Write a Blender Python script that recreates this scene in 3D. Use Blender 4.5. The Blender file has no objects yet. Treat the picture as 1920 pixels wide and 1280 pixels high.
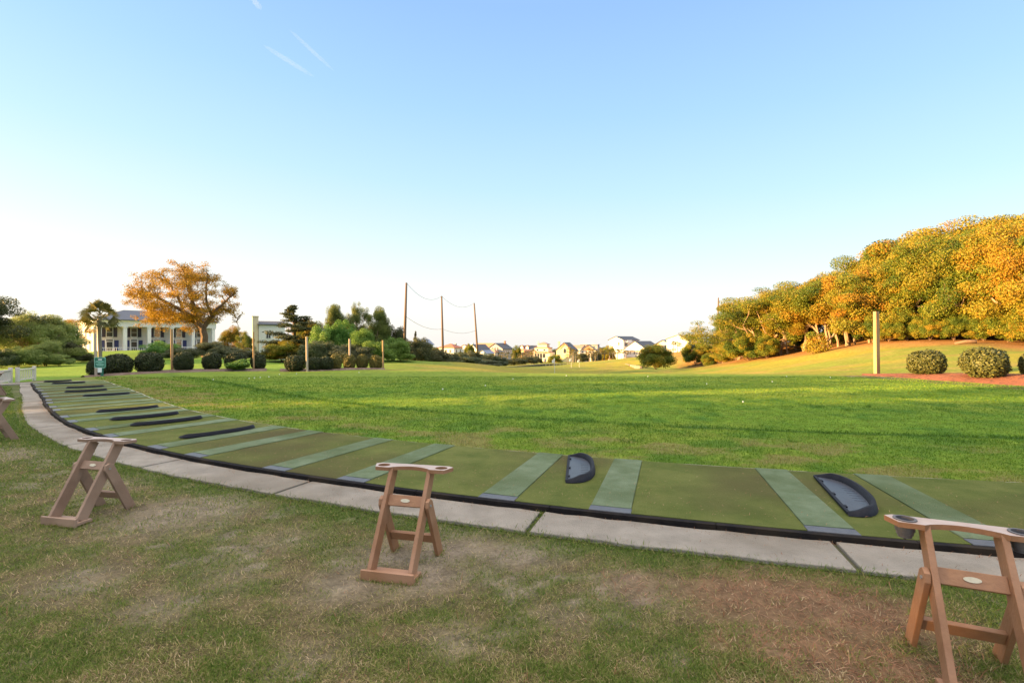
import bpy, bmesh, math, random
import numpy as np
from mathutils import Vector, Matrix
from mathutils.geometry import tessellate_polygon
R = math.radians
SC = bpy.context.scene
COL = SC.collection

# ------------------------------------------------------------------ camera
FPX = 921.7            # focal length in photo pixels (1920 wide)
EYE = 1.55
cam_d = bpy.data.cameras.new('camera')
cam = bpy.data.objects.new('camera', cam_d); COL.objects.link(cam)
cam.location = (0, 0, EYE); cam.rotation_euler = (R(90), 0, 0)
cam_d.sensor_width = 36; cam_d.lens = FPX / 1920 * 36
cam_d.clip_start = 0.05; cam_d.clip_end = 6000
SC.camera = cam

# ------------------------------------------------------------------ sun and sky
SUN_EL = 9.0
SUN_DIR = Vector((-0.985, -0.165, math.tan(R(SUN_EL)))).normalized()   # towards the sun
sd = bpy.data.lights.new('sun', 'SUN'); sun = bpy.data.objects.new('sun', sd); COL.objects.link(sun)
sd.energy = 5.0; sd.angle = R(0.5); sd.color = (1.0, 0.60, 0.24)
sun.rotation_euler = SUN_DIR.to_track_quat('Z', 'Y').to_euler()
sun.location = (-60, -10, 40)

W = bpy.data.worlds.new('World'); SC.world = W; W.use_nodes = True
nt = W.node_tree; nt.nodes.clear()
def N(t, **k):
    n = nt.nodes.new(t)
    for a, b in k.items(): setattr(n, a, b)
    return n
L = nt.links.new
out = N('ShaderNodeOutputWorld'); bg = N('ShaderNodeBackground'); L(bg.outputs[0], out.inputs[0])
sky = N('ShaderNodeTexSky', sky_type='NISHITA', sun_disc=False)
sky.sun_elevation = R(SUN_EL); sky.sun_rotation = math.atan2(SUN_DIR.x, SUN_DIR.y); sky.air_density = 1.0; sky.dust_density = 1.5
tc = N('ShaderNodeTexCoord'); sep = N('ShaderNodeSeparateXYZ'); L(tc.outputs['Generated'], sep.inputs[0])
# bright band low over the horizon, reaching higher towards the sun
m1 = N('ShaderNodeMath', operation='MULTIPLY_ADD'); L(sep.outputs['X'], m1.inputs[0]); m1.inputs[1].default_value = 0.055
L(sep.outputs['Z'], m1.inputs[2])
rp = N('ShaderNodeValToRGB'); L(m1.outputs[0], rp.inputs[0])
e = rp.color_ramp.elements
SKY = [(0.0, (1.00, .975, .945)), (0.045, (1.0, .99, .975)), (0.10, (.93, .975, 1.0)), (0.18, (.76, .925, 1.0)), (0.29, (.56, .83, 1.0)),
       (0.42, (.42, .70, 1.0)), (0.56, (.33, .57, 1.0)), (0.9, (.20, .38, .88))]
while len(e) < len(SKY): e.new(0.5)
for k, (p, c) in enumerate(SKY): e[k].position = max(0, p); e[k].color = (*c, 1)
gain = N('ShaderNodeMix', data_type='RGBA', blend_type='MULTIPLY'); gain.inputs[0].default_value = 1
L(rp.outputs[0], gain.inputs[6]); gain.inputs[7].default_value = (1.92, 1.92, 1.92, 1)
# unseen sky above the frame brightened, added fill for the shaded ground
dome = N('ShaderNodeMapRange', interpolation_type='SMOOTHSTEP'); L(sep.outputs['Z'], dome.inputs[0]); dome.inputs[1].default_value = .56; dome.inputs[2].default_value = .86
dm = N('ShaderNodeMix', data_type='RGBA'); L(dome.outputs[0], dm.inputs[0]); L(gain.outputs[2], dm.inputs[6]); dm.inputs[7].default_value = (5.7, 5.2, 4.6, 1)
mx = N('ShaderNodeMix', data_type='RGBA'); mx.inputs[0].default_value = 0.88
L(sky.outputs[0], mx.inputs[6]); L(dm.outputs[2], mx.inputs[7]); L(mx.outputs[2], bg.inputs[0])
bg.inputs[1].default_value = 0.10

SC.view_settings.view_transform = 'Standard'; SC.view_settings.look = 'None'
SC.view_settings.exposure = 2.45; SC.view_settings.gamma = 1.0
SC.cycles.max_bounces = 5; SC.cycles.transparent_max_bounces = 8

# ------------------------------------------------------------------ placing helpers
def ray(px, py, d): return Vector(((px - 960) / FPX * d, d, EYE - (py - 640) / FPX * d))
def zpx(py, d): return EYE - (py - 640) / FPX * d
ORD = ['first', 'second', 'third', 'fourth', 'fifth', 'sixth', 'seventh', 'eighth', 'ninth', 'tenth', 'eleventh', 'twelfth', 'thirteenth',
       'fourteenth', 'fifteenth', 'sixteenth', 'seventeenth', 'eighteenth', 'nineteenth', 'twentieth', 'twenty-first', 'twenty-second',
       'twenty-third', 'twenty-fourth', 'twenty-fifth', 'twenty-sixth', 'twenty-seventh', 'twenty-eighth', 'twenty-ninth', 'thirtieth']
# the tee line is an arc about TC
TC = np.array([11.02, 35.75])
def drad(a):       # how far the arc departs from a circle towards its far end (angles in degrees)
    return float(np.interp(a, [-64, -58, -54.5, -49, -45, -40, -35.5, -31, -27, 20], [1.6, .55, .1, -.36, -.47, -.38, -.2, -.06, 0, 0]))
def P(a, r, z=0.0):
    r = r + drad(a); t = R(a)
    return (TC[0] + math.sin(t) * r, TC[1] - math.cos(t) * r, z)
def polar(x, y):
    dx = x - TC[0]; dy = y - TC[1]
    a = np.degrees(np.arctan2(dx, -dy)); r = np.hypot(dx, dy)
    return a, r - np.interp(a, [-64, -58, -54.5, -49, -45, -40, -35.5, -31, -27, 20], [1.6, .55, .1, -.36, -.47, -.38, -.2, -.06, 0, 0])

# ------------------------------------------------------------------ numpy noise
def _hash(ix, iy, s):
    h = (ix.astype(np.int64) * 374761393 + iy.astype(np.int64) * 668265263 + s * 974634777) & 0x7fffffff
    h = ((h ^ (h >> 13)) * 1274126177) & 0x7fffffff
    return ((h ^ (h >> 16)) & 0xffff) / 65535.0
def vnoise(x, y, s=0):
    ix = np.floor(x); iy = np.floor(y); fx = x - ix; fy = y - iy
    fx = fx * fx * (3 - 2 * fx); fy = fy * fy * (3 - 2 * fy)
    a = _hash(ix, iy, s); b = _hash(ix + 1, iy, s); c = _hash(ix, iy + 1, s); d = _hash(ix + 1, iy + 1, s)
    return a + (b - a) * fx + (c - a) * fy + (a - b - c + d) * fx * fy
def fbm(x, y, s=0, o=4):
    v = 0; a = .5; t = 0
    for k in range(o):
        v = v + a * vnoise(x, y, s + k * 7); t += a; a *= .5; x = x * 2.03 + 17.1; y = y * 2.03 + 5.3
    return v / t
def sstep(a, b, x):
    t = np.clip((x - a) / (b - a), 0, 1); return t * t * (3 - 2 * t)

# ------------------------------------------------------------------ mesh helpers
def link(name, me, mat=None, parent=None):
    o = bpy.data.objects.new(name, me); COL.objects.link(o)
    if mat is not None: me.materials.append(mat)
    if parent is not None: o.parent = parent
    return o
def np_mesh(name, V, F, tone=None, smooth=False, col=None):
    """V (n,3) floats, F (m,k) int array of equal sized faces"""
    me = bpy.data.meshes.new(name); V = np.asarray(V, np.float32); F = np.asarray(F, np.int32)
    me.vertices.add(len(V)); me.vertices.foreach_set('co', V.ravel())
    m, k = F.shape
    me.loops.add(m * k); me.loops.foreach_set('vertex_index', F.ravel())
    me.polygons.add(m); me.polygons.foreach_set('loop_start', np.arange(m, dtype=np.int32) * k)
    try: me.polygons.foreach_set('loop_total', np.full(m, k, np.int32))
    except Exception: pass
    me.update(calc_edges=True)
    if smooth: me.polygons.foreach_set('use_smooth', np.ones(m, bool))
    if tone is not None:
        at = me.attributes.new('tone', 'FLOAT', 'FACE'); at.data.foreach_set('value', np.asarray(tone, np.float32))
    if col is not None:
        at = me.attributes.new('albedo', 'FLOAT_COLOR', 'POINT'); at.data.foreach_set('color', np.asarray(col, np.float32).ravel())
    return me
class MB:
    def __init__(s): s.v = []; s.f = []
    def add(s, V, F):
        o = len(s.v); s.v += [tuple(p) for p in V]; s.f += [tuple(i + o for i in f) for f in F]; return s
    def box(s, c, size, M=None):
        c = Vector(c); h = Vector(size) / 2
        V = [Vector((x * h.x, y * h.y, z * h.z)) for x in (-1, 1) for y in (-1, 1) for z in (-1, 1)]
        if M is not None: V = [M @ p for p in V]
        return s.add([c + p for p in V], [(0, 1, 3, 2), (4, 6, 7, 5), (0, 4, 5, 1), (2, 3, 7, 6), (0, 2, 6, 4), (1, 5, 7, 3)])
    def bar(s, a, b, w, t, side=(1, 0, 0)):
        """board from a to b; t along 'side', w across"""
        a = Vector(a); b = Vector(b); d = (b - a); l = d.length; d.normalize()
        sd_ = Vector(side); sd_ = (sd_ - d * sd_.dot(d)).normalized(); n = d.cross(sd_)
        M = Matrix((sd_, n, d)).transposed()
        return s.box((a + b) / 2, (t, w, l), M)
    def tube(s, pts, rad, n=6, cap=True):
        pts = [Vector(p) for p in pts]; V = []; F = []; prev = None
        for k, p in enumerate(pts):
            d = (pts[min(k + 1, len(pts) - 1)] - pts[max(k - 1, 0)]).normalized()
            if prev is None: u = d.orthogonal().normalized()
            else: u = (prev - d * prev.dot(d)).normalized()
            prev = u; w = d.cross(u); r = rad[k] if hasattr(rad, '__len__') else rad
            V += [p + (u * math.cos(6.2832 * j / n) + w * math.sin(6.2832 * j / n)) * r for j in range(n)]
        for k in range(len(pts) - 1):
            for j in range(n):
                F.append((k * n + j, k * n + (j + 1) % n, (k + 1) * n + (j + 1) % n, (k + 1) * n + j))
        if cap:
            F.append(tuple(range(n - 1, -1, -1))); F.append(tuple((len(pts) - 1) * n + j for j in range(n)))
        return s.add(V, F)
    def poly(s, outer, holes, z0, z1, M=None):
        """prism of a 2-D outline with holes, between z0 and z1"""
        loops = [outer] + list(holes); flat = [p for l in loops for p in l]
        tris = tessellate_polygon([[Vector((p[0], p[1], 0)) for p in l] for l in loops])
        n = len(flat); V = [Vector((p[0], p[1], z1)) for p in flat] + [Vector((p[0], p[1], z0)) for p in flat]
        if M is not None: V = [M @ p for p in V]
        F = []
        for t in tris:
            a, b, c = [Vector((*flat[i], 0)) for i in t]
            if (b - a).cross(c - a).z < 0: t = t[::-1]
            F.append(tuple(t)); F.append(tuple(i + n for i in t[::-1]))
        o = 0
        for l in loops:
            m = len(l)
            for i in range(m):
                j = (i + 1) % m; F.append((o + j, o + i, o + i + n, o + j + n))
            o += m
        return s.add(V, F)
    def mesh(s, name):
        me = bpy.data.meshes.new(name); me.from_pydata([tuple(p) for p in s.v], [], s.f)
        bm = bmesh.new(); bm.from_mesh(me); bmesh.ops.recalc_face_normals(bm, faces=bm.faces); bm.to_mesh(me); bm.free()
        return me
    def obj(s, name, mat, parent=None, bevel=0, smooth=False):
        me = s.mesh(name); o = link(name, me, mat, parent)
        if smooth: me.polygons.foreach_set('use_smooth', np.ones(len(me.polygons), bool))
        if bevel:
            b = o.modifiers.new('edge', 'BEVEL'); b.width = bevel; b.segments = 2; b.limit_method = 'ANGLE'
        return o
def tag(o, label, cat, group=None, kind=None):
    if label: o['label'] = label
    if cat: o['category'] = cat
    if group: o['group'] = group
    if kind: o['kind'] = kind
    return o
def empty(name, loc=(0, 0, 0), rz=0.0):
    o = bpy.data.objects.new(name, None); COL.objects.link(o); o.location = loc; o.rotation_euler = (0, 0, rz); o.empty_display_size = .2
    return o
def copy_tree(o, parent=None):
    c = o.copy(); COL.objects.link(c); c.parent = parent
    for ch in list(o.children): copy_tree(ch, c)
    return c

# ------------------------------------------------------------------ materials
def newmat(name):
    m = bpy.data.materials.new(name); m.use_nodes = True; t = m.node_tree; t.nodes.clear()
    return m, t
def mk(name, c1, c2=None, scale=6.0, rough=.7, bump=0.0, bscale=None, stretch=(1, 1, 1), spec=.3, c3=None, detail=4, contrast=(.3, .7), metal=0.0, c3r=(.48, .68)):
    """principled surface with two (or three) colours mixed by noise"""
    m, t = newmat(name); nn = t.nodes.new; ln = t.links.new
    o = nn('ShaderNodeOutputMaterial'); p = nn('ShaderNodeBsdfPrincipled'); ln(p.outputs[0], o.inputs[0])
    p.inputs['Roughness'].default_value = rough; p.inputs['Specular IOR Level'].default_value = spec; p.inputs['Metallic'].default_value = metal
    if c2 is None: c2 = tuple(x * .8 for x in c1)
    tcn = nn('ShaderNodeTexCoord'); mp = nn('ShaderNodeMapping'); mp.inputs['Scale'].default_value = stretch
    ln(tcn.outputs['Object'], mp.inputs[0])
    no = nn('ShaderNodeTexNoise'); no.inputs['Scale'].default_value = scale; no.inputs['Detail'].default_value = detail; no.inputs['Roughness'].default_value = .65
    ln(mp.outputs[0], no.inputs['Vector'])
    r = nn('ShaderNodeValToRGB'); r.color_ramp.elements[0].position = contrast[0]; r.color_ramp.elements[1].position = contrast[1]
    r.color_ramp.elements[0].color = (*c1, 1); r.color_ramp.elements[1].color = (*c2, 1)
    ln(no.outputs['Fac'], r.inputs[0]); src = r.outputs[0]
    if c3 is not None:
        n3 = nn('ShaderNodeTexNoise'); n3.inputs['Scale'].default_value = scale * .23; n3.inputs['Detail'].default_value = 3
        ln(mp.outputs[0], n3.inputs['Vector'])
        r3 = nn('ShaderNodeMapRange'); r3.inputs[1].default_value = c3r[0]; r3.inputs[2].default_value = c3r[1]; ln(n3.outputs['Fac'], r3.inputs[0])
        mxn = nn('ShaderNodeMix'); mxn.data_type = 'RGBA'; ln(r3.outputs[0], mxn.inputs[0]); ln(src, mxn.inputs[6]); mxn.inputs[7].default_value = (*c3, 1)
        src = mxn.outputs[2]
    ln(src, p.inputs['Base Color'])
    if bump:
        nb = nn('ShaderNodeTexNoise'); nb.inputs['Scale'].default_value = bscale or scale * 4; nb.inputs['Detail'].default_value = 5
        ln(mp.outputs[0], nb.inputs['Vector'])
        b = nn('ShaderNodeBump'); b.inputs['Strength'].default_value = min(1, bump); b.inputs['Distance'].default_value = .01 * max(1, bump)
        ln(nb.outputs['Fac'], b.inputs['Height']); ln(b.outputs[0], p.inputs['Normal'])
    return m
def leafmat(name, a, b, c=None, trans=.3, rough=.55, spec=.25, objvar=.5):
    """leaf colours a..b by each leaf's own tone, shifted to c from plant to plant"""
    m, t = newmat(name); nn = t.nodes.new; ln = t.links.new
    o = nn('ShaderNodeOutputMaterial'); at = nn('ShaderNodeAttribute'); at.attribute_name = 'tone'
    mxn = nn('ShaderNodeMix'); mxn.data_type = 'RGBA'; ln(at.outputs['Fac'], mxn.inputs[0]); mxn.inputs[6].default_value = (*a, 1); mxn.inputs[7].default_value = (*b, 1)
    src = mxn.outputs[2]
    if c is not None:
        oi = nn('ShaderNodeObjectInfo'); mr = nn('ShaderNodeMath'); mr.operation = 'MULTIPLY'; ln(oi.outputs['Random'], mr.inputs[0]); mr.inputs[1].default_value = objvar
        m2 = nn('ShaderNodeMix'); m2.data_type = 'RGBA'; ln(mr.outputs[0], m2.inputs[0]); ln(src, m2.inputs[6]); m2.inputs[7].default_value = (*c, 1); src = m2.outputs[2]
    p = nn('ShaderNodeBsdfPrincipled'); p.inputs['Roughness'].default_value = rough; p.inputs['Specular IOR Level'].default_value = spec
    ln(src, p.inputs['Base Color'])
    tr = nn('ShaderNodeBsdfTranslucent'); ln(src, tr.inputs[0])
    ms = nn('ShaderNodeMixShader'); ms.inputs[0].default_value = trans; ln(p.outputs[0], ms.inputs[1]); ln(tr.outputs[0], ms.inputs[2]); ln(ms.outputs[0], o.inputs[0])
    return m

M = {}
M['stand'] = mk('stand_lumber', (.34, .172, .088), (.26, .125, .066), 9, .5, .25, 60, (1, 1, 1), .35, c3=(.40, .22, .135))
M['stand_grey'] = mk('stand_lumber_worn', (.29, .185, .13), (.23, .145, .10), 9, .55, .25, 60, c3=(.38, .25, .18))
M['stand_top'] = mk('stand_top_lumber', (.46, .37, .33), (.38, .28, .24), 12, .45, .2, 60)
M['badge'] = mk('badge_metal', (.62, .56, .42), (.5, .44, .32), 40, .35, 0, spec=.6)
M['bolt'] = mk('bolt_steel', (.55, .55, .55), (.4, .4, .4), 50, .3, 0, metal=.8)
M['cup'] = mk('cup_plastic', (.13, .12, .125), (.09, .085, .09), 30, .5, .2, 40)
M['rubber'] = mk('black_rubber', (.009, .008, .009), (.020, .017, .017), 14, .85, .3, 60, spec=.10, c3=(.032, .024, .018))
M['tray'] = mk('tray_rubber', (.009, .010, .015), (.016, .017, .024), 10, .65, .3, 50, spec=.16)
M['trayin'] = mk('tray_floor_rubber', (.030, .033, .045), (.048, .052, .066), 7, .42, .2, 60, spec=.55)
M['plate'] = mk('plate_rubber', (.045, .045, .055), (.09, .085, .095), 20, .42, .2, 60, spec=.5)
M['mat'] = mk('olive_turf', (.110, .140, .032), (.185, .200, .058), 2.0, .95, 1.8, 240, spec=.1, c3=(.118, .104, .042), c3r=(.46, .64), contrast=(.35, .65), detail=8)
M['strip'] = mk('pale_turf', (.150, .202, .106), (.255, .312, .200), 4, .95, 2.6, 160, spec=.1, c3=(.125, .165, .075), contrast=(.3, .7), detail=8)
M['concrete'] = mk('old_concrete', (.205, .180, .152), (.335, .295, .250), 2.6, .9, 1.0, 90, spec=.2, c3=(.155, .125, .092), c3r=(.50, .70), detail=8)
M['joint'] = mk('joint_dirt', (.06, .055, .03), (.10, .10, .05), 30, .95, .5)
M['mulch'] = mk('bark_mulch', (.19, .058, .026), (.31, .115, .055), 26, .95, 3, 30, c3=(.12, .045, .025), detail=8)
M['mulch_dark'] = mk('old_bark_mulch', (.085, .05, .036), (.16, .105, .08), 20, .95, 3, 30, c3=(.22, .16, .13), detail=8)
M['post'] = mk('weathered_post', (.36, .22, .10), (.44, .29, .14), 5, .8, .5, 20, (6, 6, .6), c3=(.25, .15, .07))
M['postpale'] = mk('pale_post', (.50, .41, .31), (.40, .32, .24), 5, .8, .5, 20, (6, 6, .6))
M['pole'] = mk('net_pole_wood', (.11, .075, .05), (.16, .105, .07), 3, .8, .4, 20, (6, 6, .4))
M['cable'] = mk('net_cable', (.10, .10, .10), (.14, .14, .14), 3, .6)
M['white'] = mk('white_paint', (.76, .75, .74), (.68, .67, .66), 2, .55, .1, 20)
M['railpaint'] = mk('rail_paint', (.66, .58, .53), (.57, .50, .46), 4, .6, .1, 20)
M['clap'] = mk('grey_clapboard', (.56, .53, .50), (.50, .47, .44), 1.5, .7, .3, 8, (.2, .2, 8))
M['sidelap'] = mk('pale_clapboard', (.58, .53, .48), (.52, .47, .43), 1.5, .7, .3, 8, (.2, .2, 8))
M['slate'] = mk('slate_roof', (.085, .09, .11), (.125, .13, .15), 5, .7, .4, 12)
M['glass'] = mk('window_glass', (.03, .035, .045), (.05, .055, .065), 1, .12, 0, spec=.6)
M['shutter'] = mk('dark_shutter', (.035, .03, .05), (.05, .04, .065), 6, .6)
M['navy'] = mk('navy_shutter', (.03, .035, .11), (.04, .05, .14), 6, .6)
M['red_roof'] = mk('red_tile_roof', (.34, .11, .06), (.42, .15, .09), 4, .75, .4, 12)
M['orange_roof'] = mk('orange_roof', (.42, .19, .09), (.48, .23, .12), 4, .75, .4, 12)
M['dark_roof'] = mk('charcoal_roof', (.06, .065, .08), (.09, .095, .11), 4, .7, .4, 12)
M['brown_roof'] = mk('brown_roof', (.33, .19, .13), (.38, .23, .16), 4, .75, .4, 12)
M['cream'] = mk('cream_stucco', (.72, .62, .46), (.66, .56, .41), 1.2, .8, .2, 10)
M['yellow'] = mk('yellow_siding', (.66, .56, .30), (.60, .50, .26), 1.2, .8, .2, 10, (.2, .2, 6))
M['offwhite'] = mk('offwhite_siding', (.74, .72, .68), (.67, .65, .61), 1.2, .75, .2, 10, (.2, .2, 6))
M['peach'] = mk('peach_stucco', (.62, .36, .20), (.56, .32, .17), 1.2, .8, .2, 10)
M['greyside'] = mk('grey_siding', (.33, .34, .36), (.28, .29, .31), 1.2, .8, .2, 10, (.2, .2, 6))
M['bluegrey'] = mk('bluegrey_roof', (.16, .19, .26), (.2, .23, .3), 4, .7)
M['brick'] = mk('brick_chimney', (.26, .12, .08), (.34, .18, .12), 6, .85, .5, 10)
M['bark'] = mk('pale_bark', (.24, .165, .10), (.32, .225, .14), 4, .85, 1.2, 10, (3, 3, .8), c3=(.20, .13, .08))
M['barkdark'] = mk('dark_bark', (.12, .075, .045), (.18, .115, .07), 4, .9, 1.2, 10, (3, 3, .8))
M['palmbark'] = mk('palm_bark', (.16, .13, .105), (.24, .2, .165), 7, .9, 1.2, 14, (1, 1, 3))
M['ball'] = mk('ball_white', (.82, .82, .80), (.78, .78, .76), 60, .3)
M['signgreen'] = mk('sign_green', (.02, .14, .105), (.025, .165, .125), 6, .45)
M['signmint'] = mk('sign_mint', (.30, .62, .52), (.26, .56, .47), 6, .5)
M['signwhite'] = mk('sign_white', (.80, .84, .84), (.74, .78, .79), 6, .5)
M['bulk'] = mk('bulkhead_timber', (.17, .14, .115), (.23, .19, .155), 3, .85, .5, 10)
M['bulkpost'] = mk('bulkhead_post', (.50, .43, .33), (.42, .36, .28), 3, .85)
M['flag'] = mk('flag_cloth', (.80, .78, .74), (.74, .72, .68), 6, .7)
M['roofdecks'] = mk('grey_deck', (.34, .35, .38), (.40, .41, .44), 2, .7)
# foliage
M['lf_hill'] = leafmat('live_oak_leaf', (.105, .150, .016), (.250, .245, .022), (.33, .170, .022), trans=.28, objvar=.62)
def leaframp(name, stops, trans=.28):
    m = leafmat(name, (0, 0, 0), (1, 1, 1), None, trans, .55, .2); t = m.node_tree; mxn = next(n for n in t.nodes if n.type == 'MIX'); at = next(n for n in t.nodes if n.type == 'ATTRIBUTE')
    r = t.nodes.new('ShaderNodeValToRGB'); e = r.color_ramp.elements
    while len(e) < len(stops): e.new(.5)
    for k, (q, c) in enumerate(stops): e[k].position = q; e[k].color = (*c, 1)
    oi = t.nodes.new('ShaderNodeObjectInfo'); ad = t.nodes.new('ShaderNodeMath'); ad.operation = 'MULTIPLY_ADD'; ad.inputs[1].default_value = .34; ad.inputs[2].default_value = -.20; t.links.new(oi.outputs['Random'], ad.inputs[0])
    a2 = t.nodes.new('ShaderNodeMath'); a2.operation = 'ADD'; t.links.new(ad.outputs[0], a2.inputs[0]); t.links.new(at.outputs['Fac'], a2.inputs[1]); t.links.new(a2.outputs[0], r.inputs[0])
    for l in list(mxn.outputs[2].links): t.links.new(r.outputs[0], l.to_socket)
    t.nodes.remove(mxn); return m
M['lf_hill'] = leaframp('live_oak_leaf_mixed', [(0, (.045, .080, .012)), (.28, (.110, .155, .016)), (.56, (.240, .210, .020)), (.80, (.320, .190, .018)), (1, (.33, .145, .016))])
M['lf_green'] = leafmat('bushy_leaf', (.155, .230, .052), (.320, .365, .110), (.27, .24, .06), trans=.3, objvar=.3)
M['lf_dark'] = leafmat('cedar_leaf', (.035, .055, .02), (.075, .085, .025), (.09, .08, .02), trans=.2, objvar=.3)
M['lf_gold'] = leafmat('spring_oak_leaf', (.22, .150, .012), (.46, .245, .016), None, trans=.35)
M['lf_vine'] = leafmat('vine_leaf', (.085, .20, .03), (.16, .29, .055), (.24, .22, .03), trans=.3, objvar=.35)
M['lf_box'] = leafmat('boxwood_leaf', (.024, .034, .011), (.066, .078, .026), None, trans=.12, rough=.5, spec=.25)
M['lf_boxlit'] = leafmat('boxwood_sunlit_leaf', (.045, .058, .018), (.150, .150, .038), None, trans=.15, rough=.5, spec=.25)  # lit copy of the boxwood leaf, sunshine put into the colour
M['lf_boxsun'] = leafmat('boxwood_sunlit_yellow_leaf', (.07, .075, .02), (.26, .215, .045), None, trans=.15, rough=.5, spec=.25)  # same boxwood leaf with the yellow of low sun painted in
M['lf_mid'] = leafmat('thicket_leaf', (.060, .105, .022), (.165, .205, .045), (.19, .17, .03), trans=.25, objvar=.45)
M['lf_palm'] = leafmat('palm_frond', (.07, .075, .022), (.14, .125, .035), (.2, .13, .03), trans=.2, objvar=.4)
M['lf_scrub'] = leafmat('scrub_leaf', (.06, .085, .032), (.115, .135, .055), (.13, .11, .05), trans=.2, objvar=.6)


# ------------------------------------------------------------------ terrain
CT = []
for X in (-30, -22, -14, -6, 2, 9, 14):
    for Y in (-12, -4, 3, 9, 15, 20):
        if X <= -22 and Y > 10: continue
        CT.append((X, Y, 0.05))
for (px, py, d) in [(780, 677, 55), (700, 678, 52), (620, 684, 48), (880, 683, 60), (960, 692, 66), (1000, 694, 76), (780, 690, 40), (780, 698, 30), (900, 699, 32), (900, 693, 45),
        (1040, 699, 69), (1040, 690, 100), (1040, 684, 130), (1100, 681, 190), (840, 690, 100), (840, 684, 140), (700, 683, 100), (1200, 697, 58), (1200, 690, 85), (1230, 686, 105), (1310, 694, 60), (1320, 690, 78),
        (1400, 690, 50), (1400, 674, 64), (1480, 665, 58), (1480, 685, 45), (1480, 699, 30), (1640, 699, 24.5), (1640, 682, 31), (1640, 662, 38), (1640, 644, 45), (1640, 703.5, 22.5),
        (1760, 699, 21), (1760, 681, 27), (1760, 660, 34), (1760, 641, 41), (1845, 711, 18.6), (1920, 704, 18), (1900, 690, 23), (1900, 662, 32), (1900, 643, 38), (1990, 690, 20), (2050, 650, 33),
        (1900, 608, 58), (1700, 612, 62), (1480, 640, 78), (1335, 686, 88), (1290, 688, 100), (1400, 668, 90),
        (280, 692, 27), (280, 684, 42), (280, 670, 75), (280, 656, 100), (130, 710, 23), (100, 703, 28), (100, 692, 42), (0, 700, 36), (170, 675, 64), (60, 684, 60), (600, 692, 27), (600, 685, 40), (600, 678, 56),
        (440, 692, 27), (440, 684, 42), (440, 672, 70), (480, 668, 95), (700, 692, 28), (560, 680, 90)]:
    v = ray(px, py, d); CT.append(tuple(v))
CT += [(-8, 34, -.55), (2, 34, -1.25), (8, 34, -1.3), (6, 50, -2.3), (14, 36, -1.1), (0, 50, -1.9), (12, 60, -2.6), (2, 26.5, -.35), (8, 26.5, -.4), (12, 27, -.3),
       (-60, 40, -1.0), (-22.5, 21.5, -.30), (-20, 21, -.12), (-23, 25, -.40), (-26, 18, -.30), (-21, 14, -.05), (-60, 10, -.6), (-60, -20, 0), (-30, -30, 0), (10, -30, 0), (40, -20, .4), (30, 0, .3), (22, 8, .25), (60, 30, 2.2), (70, 60, 4), (60, 90, 3), (40, 110, -1),
       (-90, 60, -1.2), (-90, 95, -1.2), (-75, 110, -1.3), (-40, 110, -2.2), (-110, 0, -.5), (-20, 170, -6.2), (0, 230, -8.6), (60, 190, -6.6), (60, 230, -8), (100, 150, -4), (-60, 200, -6), (-120, 180, -4)]
CT = np.array(CT, float)
FAR_R = 260.0
def _k(r2): return np.where(r2 > 1e-9, .5 * r2 * np.log(np.maximum(r2, 1e-9)), 0)
def _solve():
    ang = np.linspace(0, 6.2832, 14, endpoint=False)
    ringp = np.stack([330 * np.cos(ang), 330 * np.sin(ang), np.where(np.sin(ang) > .3, -9.6, -2.0)], 1)
    p = np.concatenate([CT, ringp]); n = len(p)
    d2 = ((p[:, None, :2] - p[None, :, :2]) ** 2).sum(-1)
    A = np.zeros((n + 3, n + 3)); A[:n, :n] = _k(d2) + np.eye(n) * 12.0
    A[:n, n] = 1; A[:n, n + 1:] = p[:, :2]; A[n, :n] = 1; A[n + 1:, :n] = p[:, :2].T
    b = np.concatenate([p[:, 2], np.zeros(3)])
    return p, np.linalg.solve(A, b)
TPp, TPw = _solve()
def tps(x, y):
    sh = np.shape(x); x = np.ravel(x).astype(float); y = np.ravel(y).astype(float); o = np.zeros(len(x)); n = len(TPp)
    rr = np.hypot(x, y); s = np.where(rr > 320, 320 / np.maximum(rr, 1e-6), 1); x = x * s; y = y * s
    for i in range(0, len(x), 4096):
        xs = x[i:i + 4096]; ys = y[i:i + 4096]
        d2 = (xs[:, None] - TPp[:, 0]) ** 2 + (ys[:, None] - TPp[:, 1]) ** 2
        o[i:i + 4096] = _k(d2) @ TPw[:n] + TPw[n] + TPw[n + 1] * xs + TPw[n + 2] * ys
    o = np.clip(o, -11, 7) - 55 * sstep(330, 1500, rr)
    return o.reshape(sh)
LIPX = [-40, -24, -16.5, -13.6, -8.5, -7, 1, 8.2, 16, 16.4, 17, 18.2, 22]
LIPY = [18, 20.5, 23.4, 25.4, 26.3, 26, 22.9, 22.5, 21.8, 19, 17.6, 16.4, 9]
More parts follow.
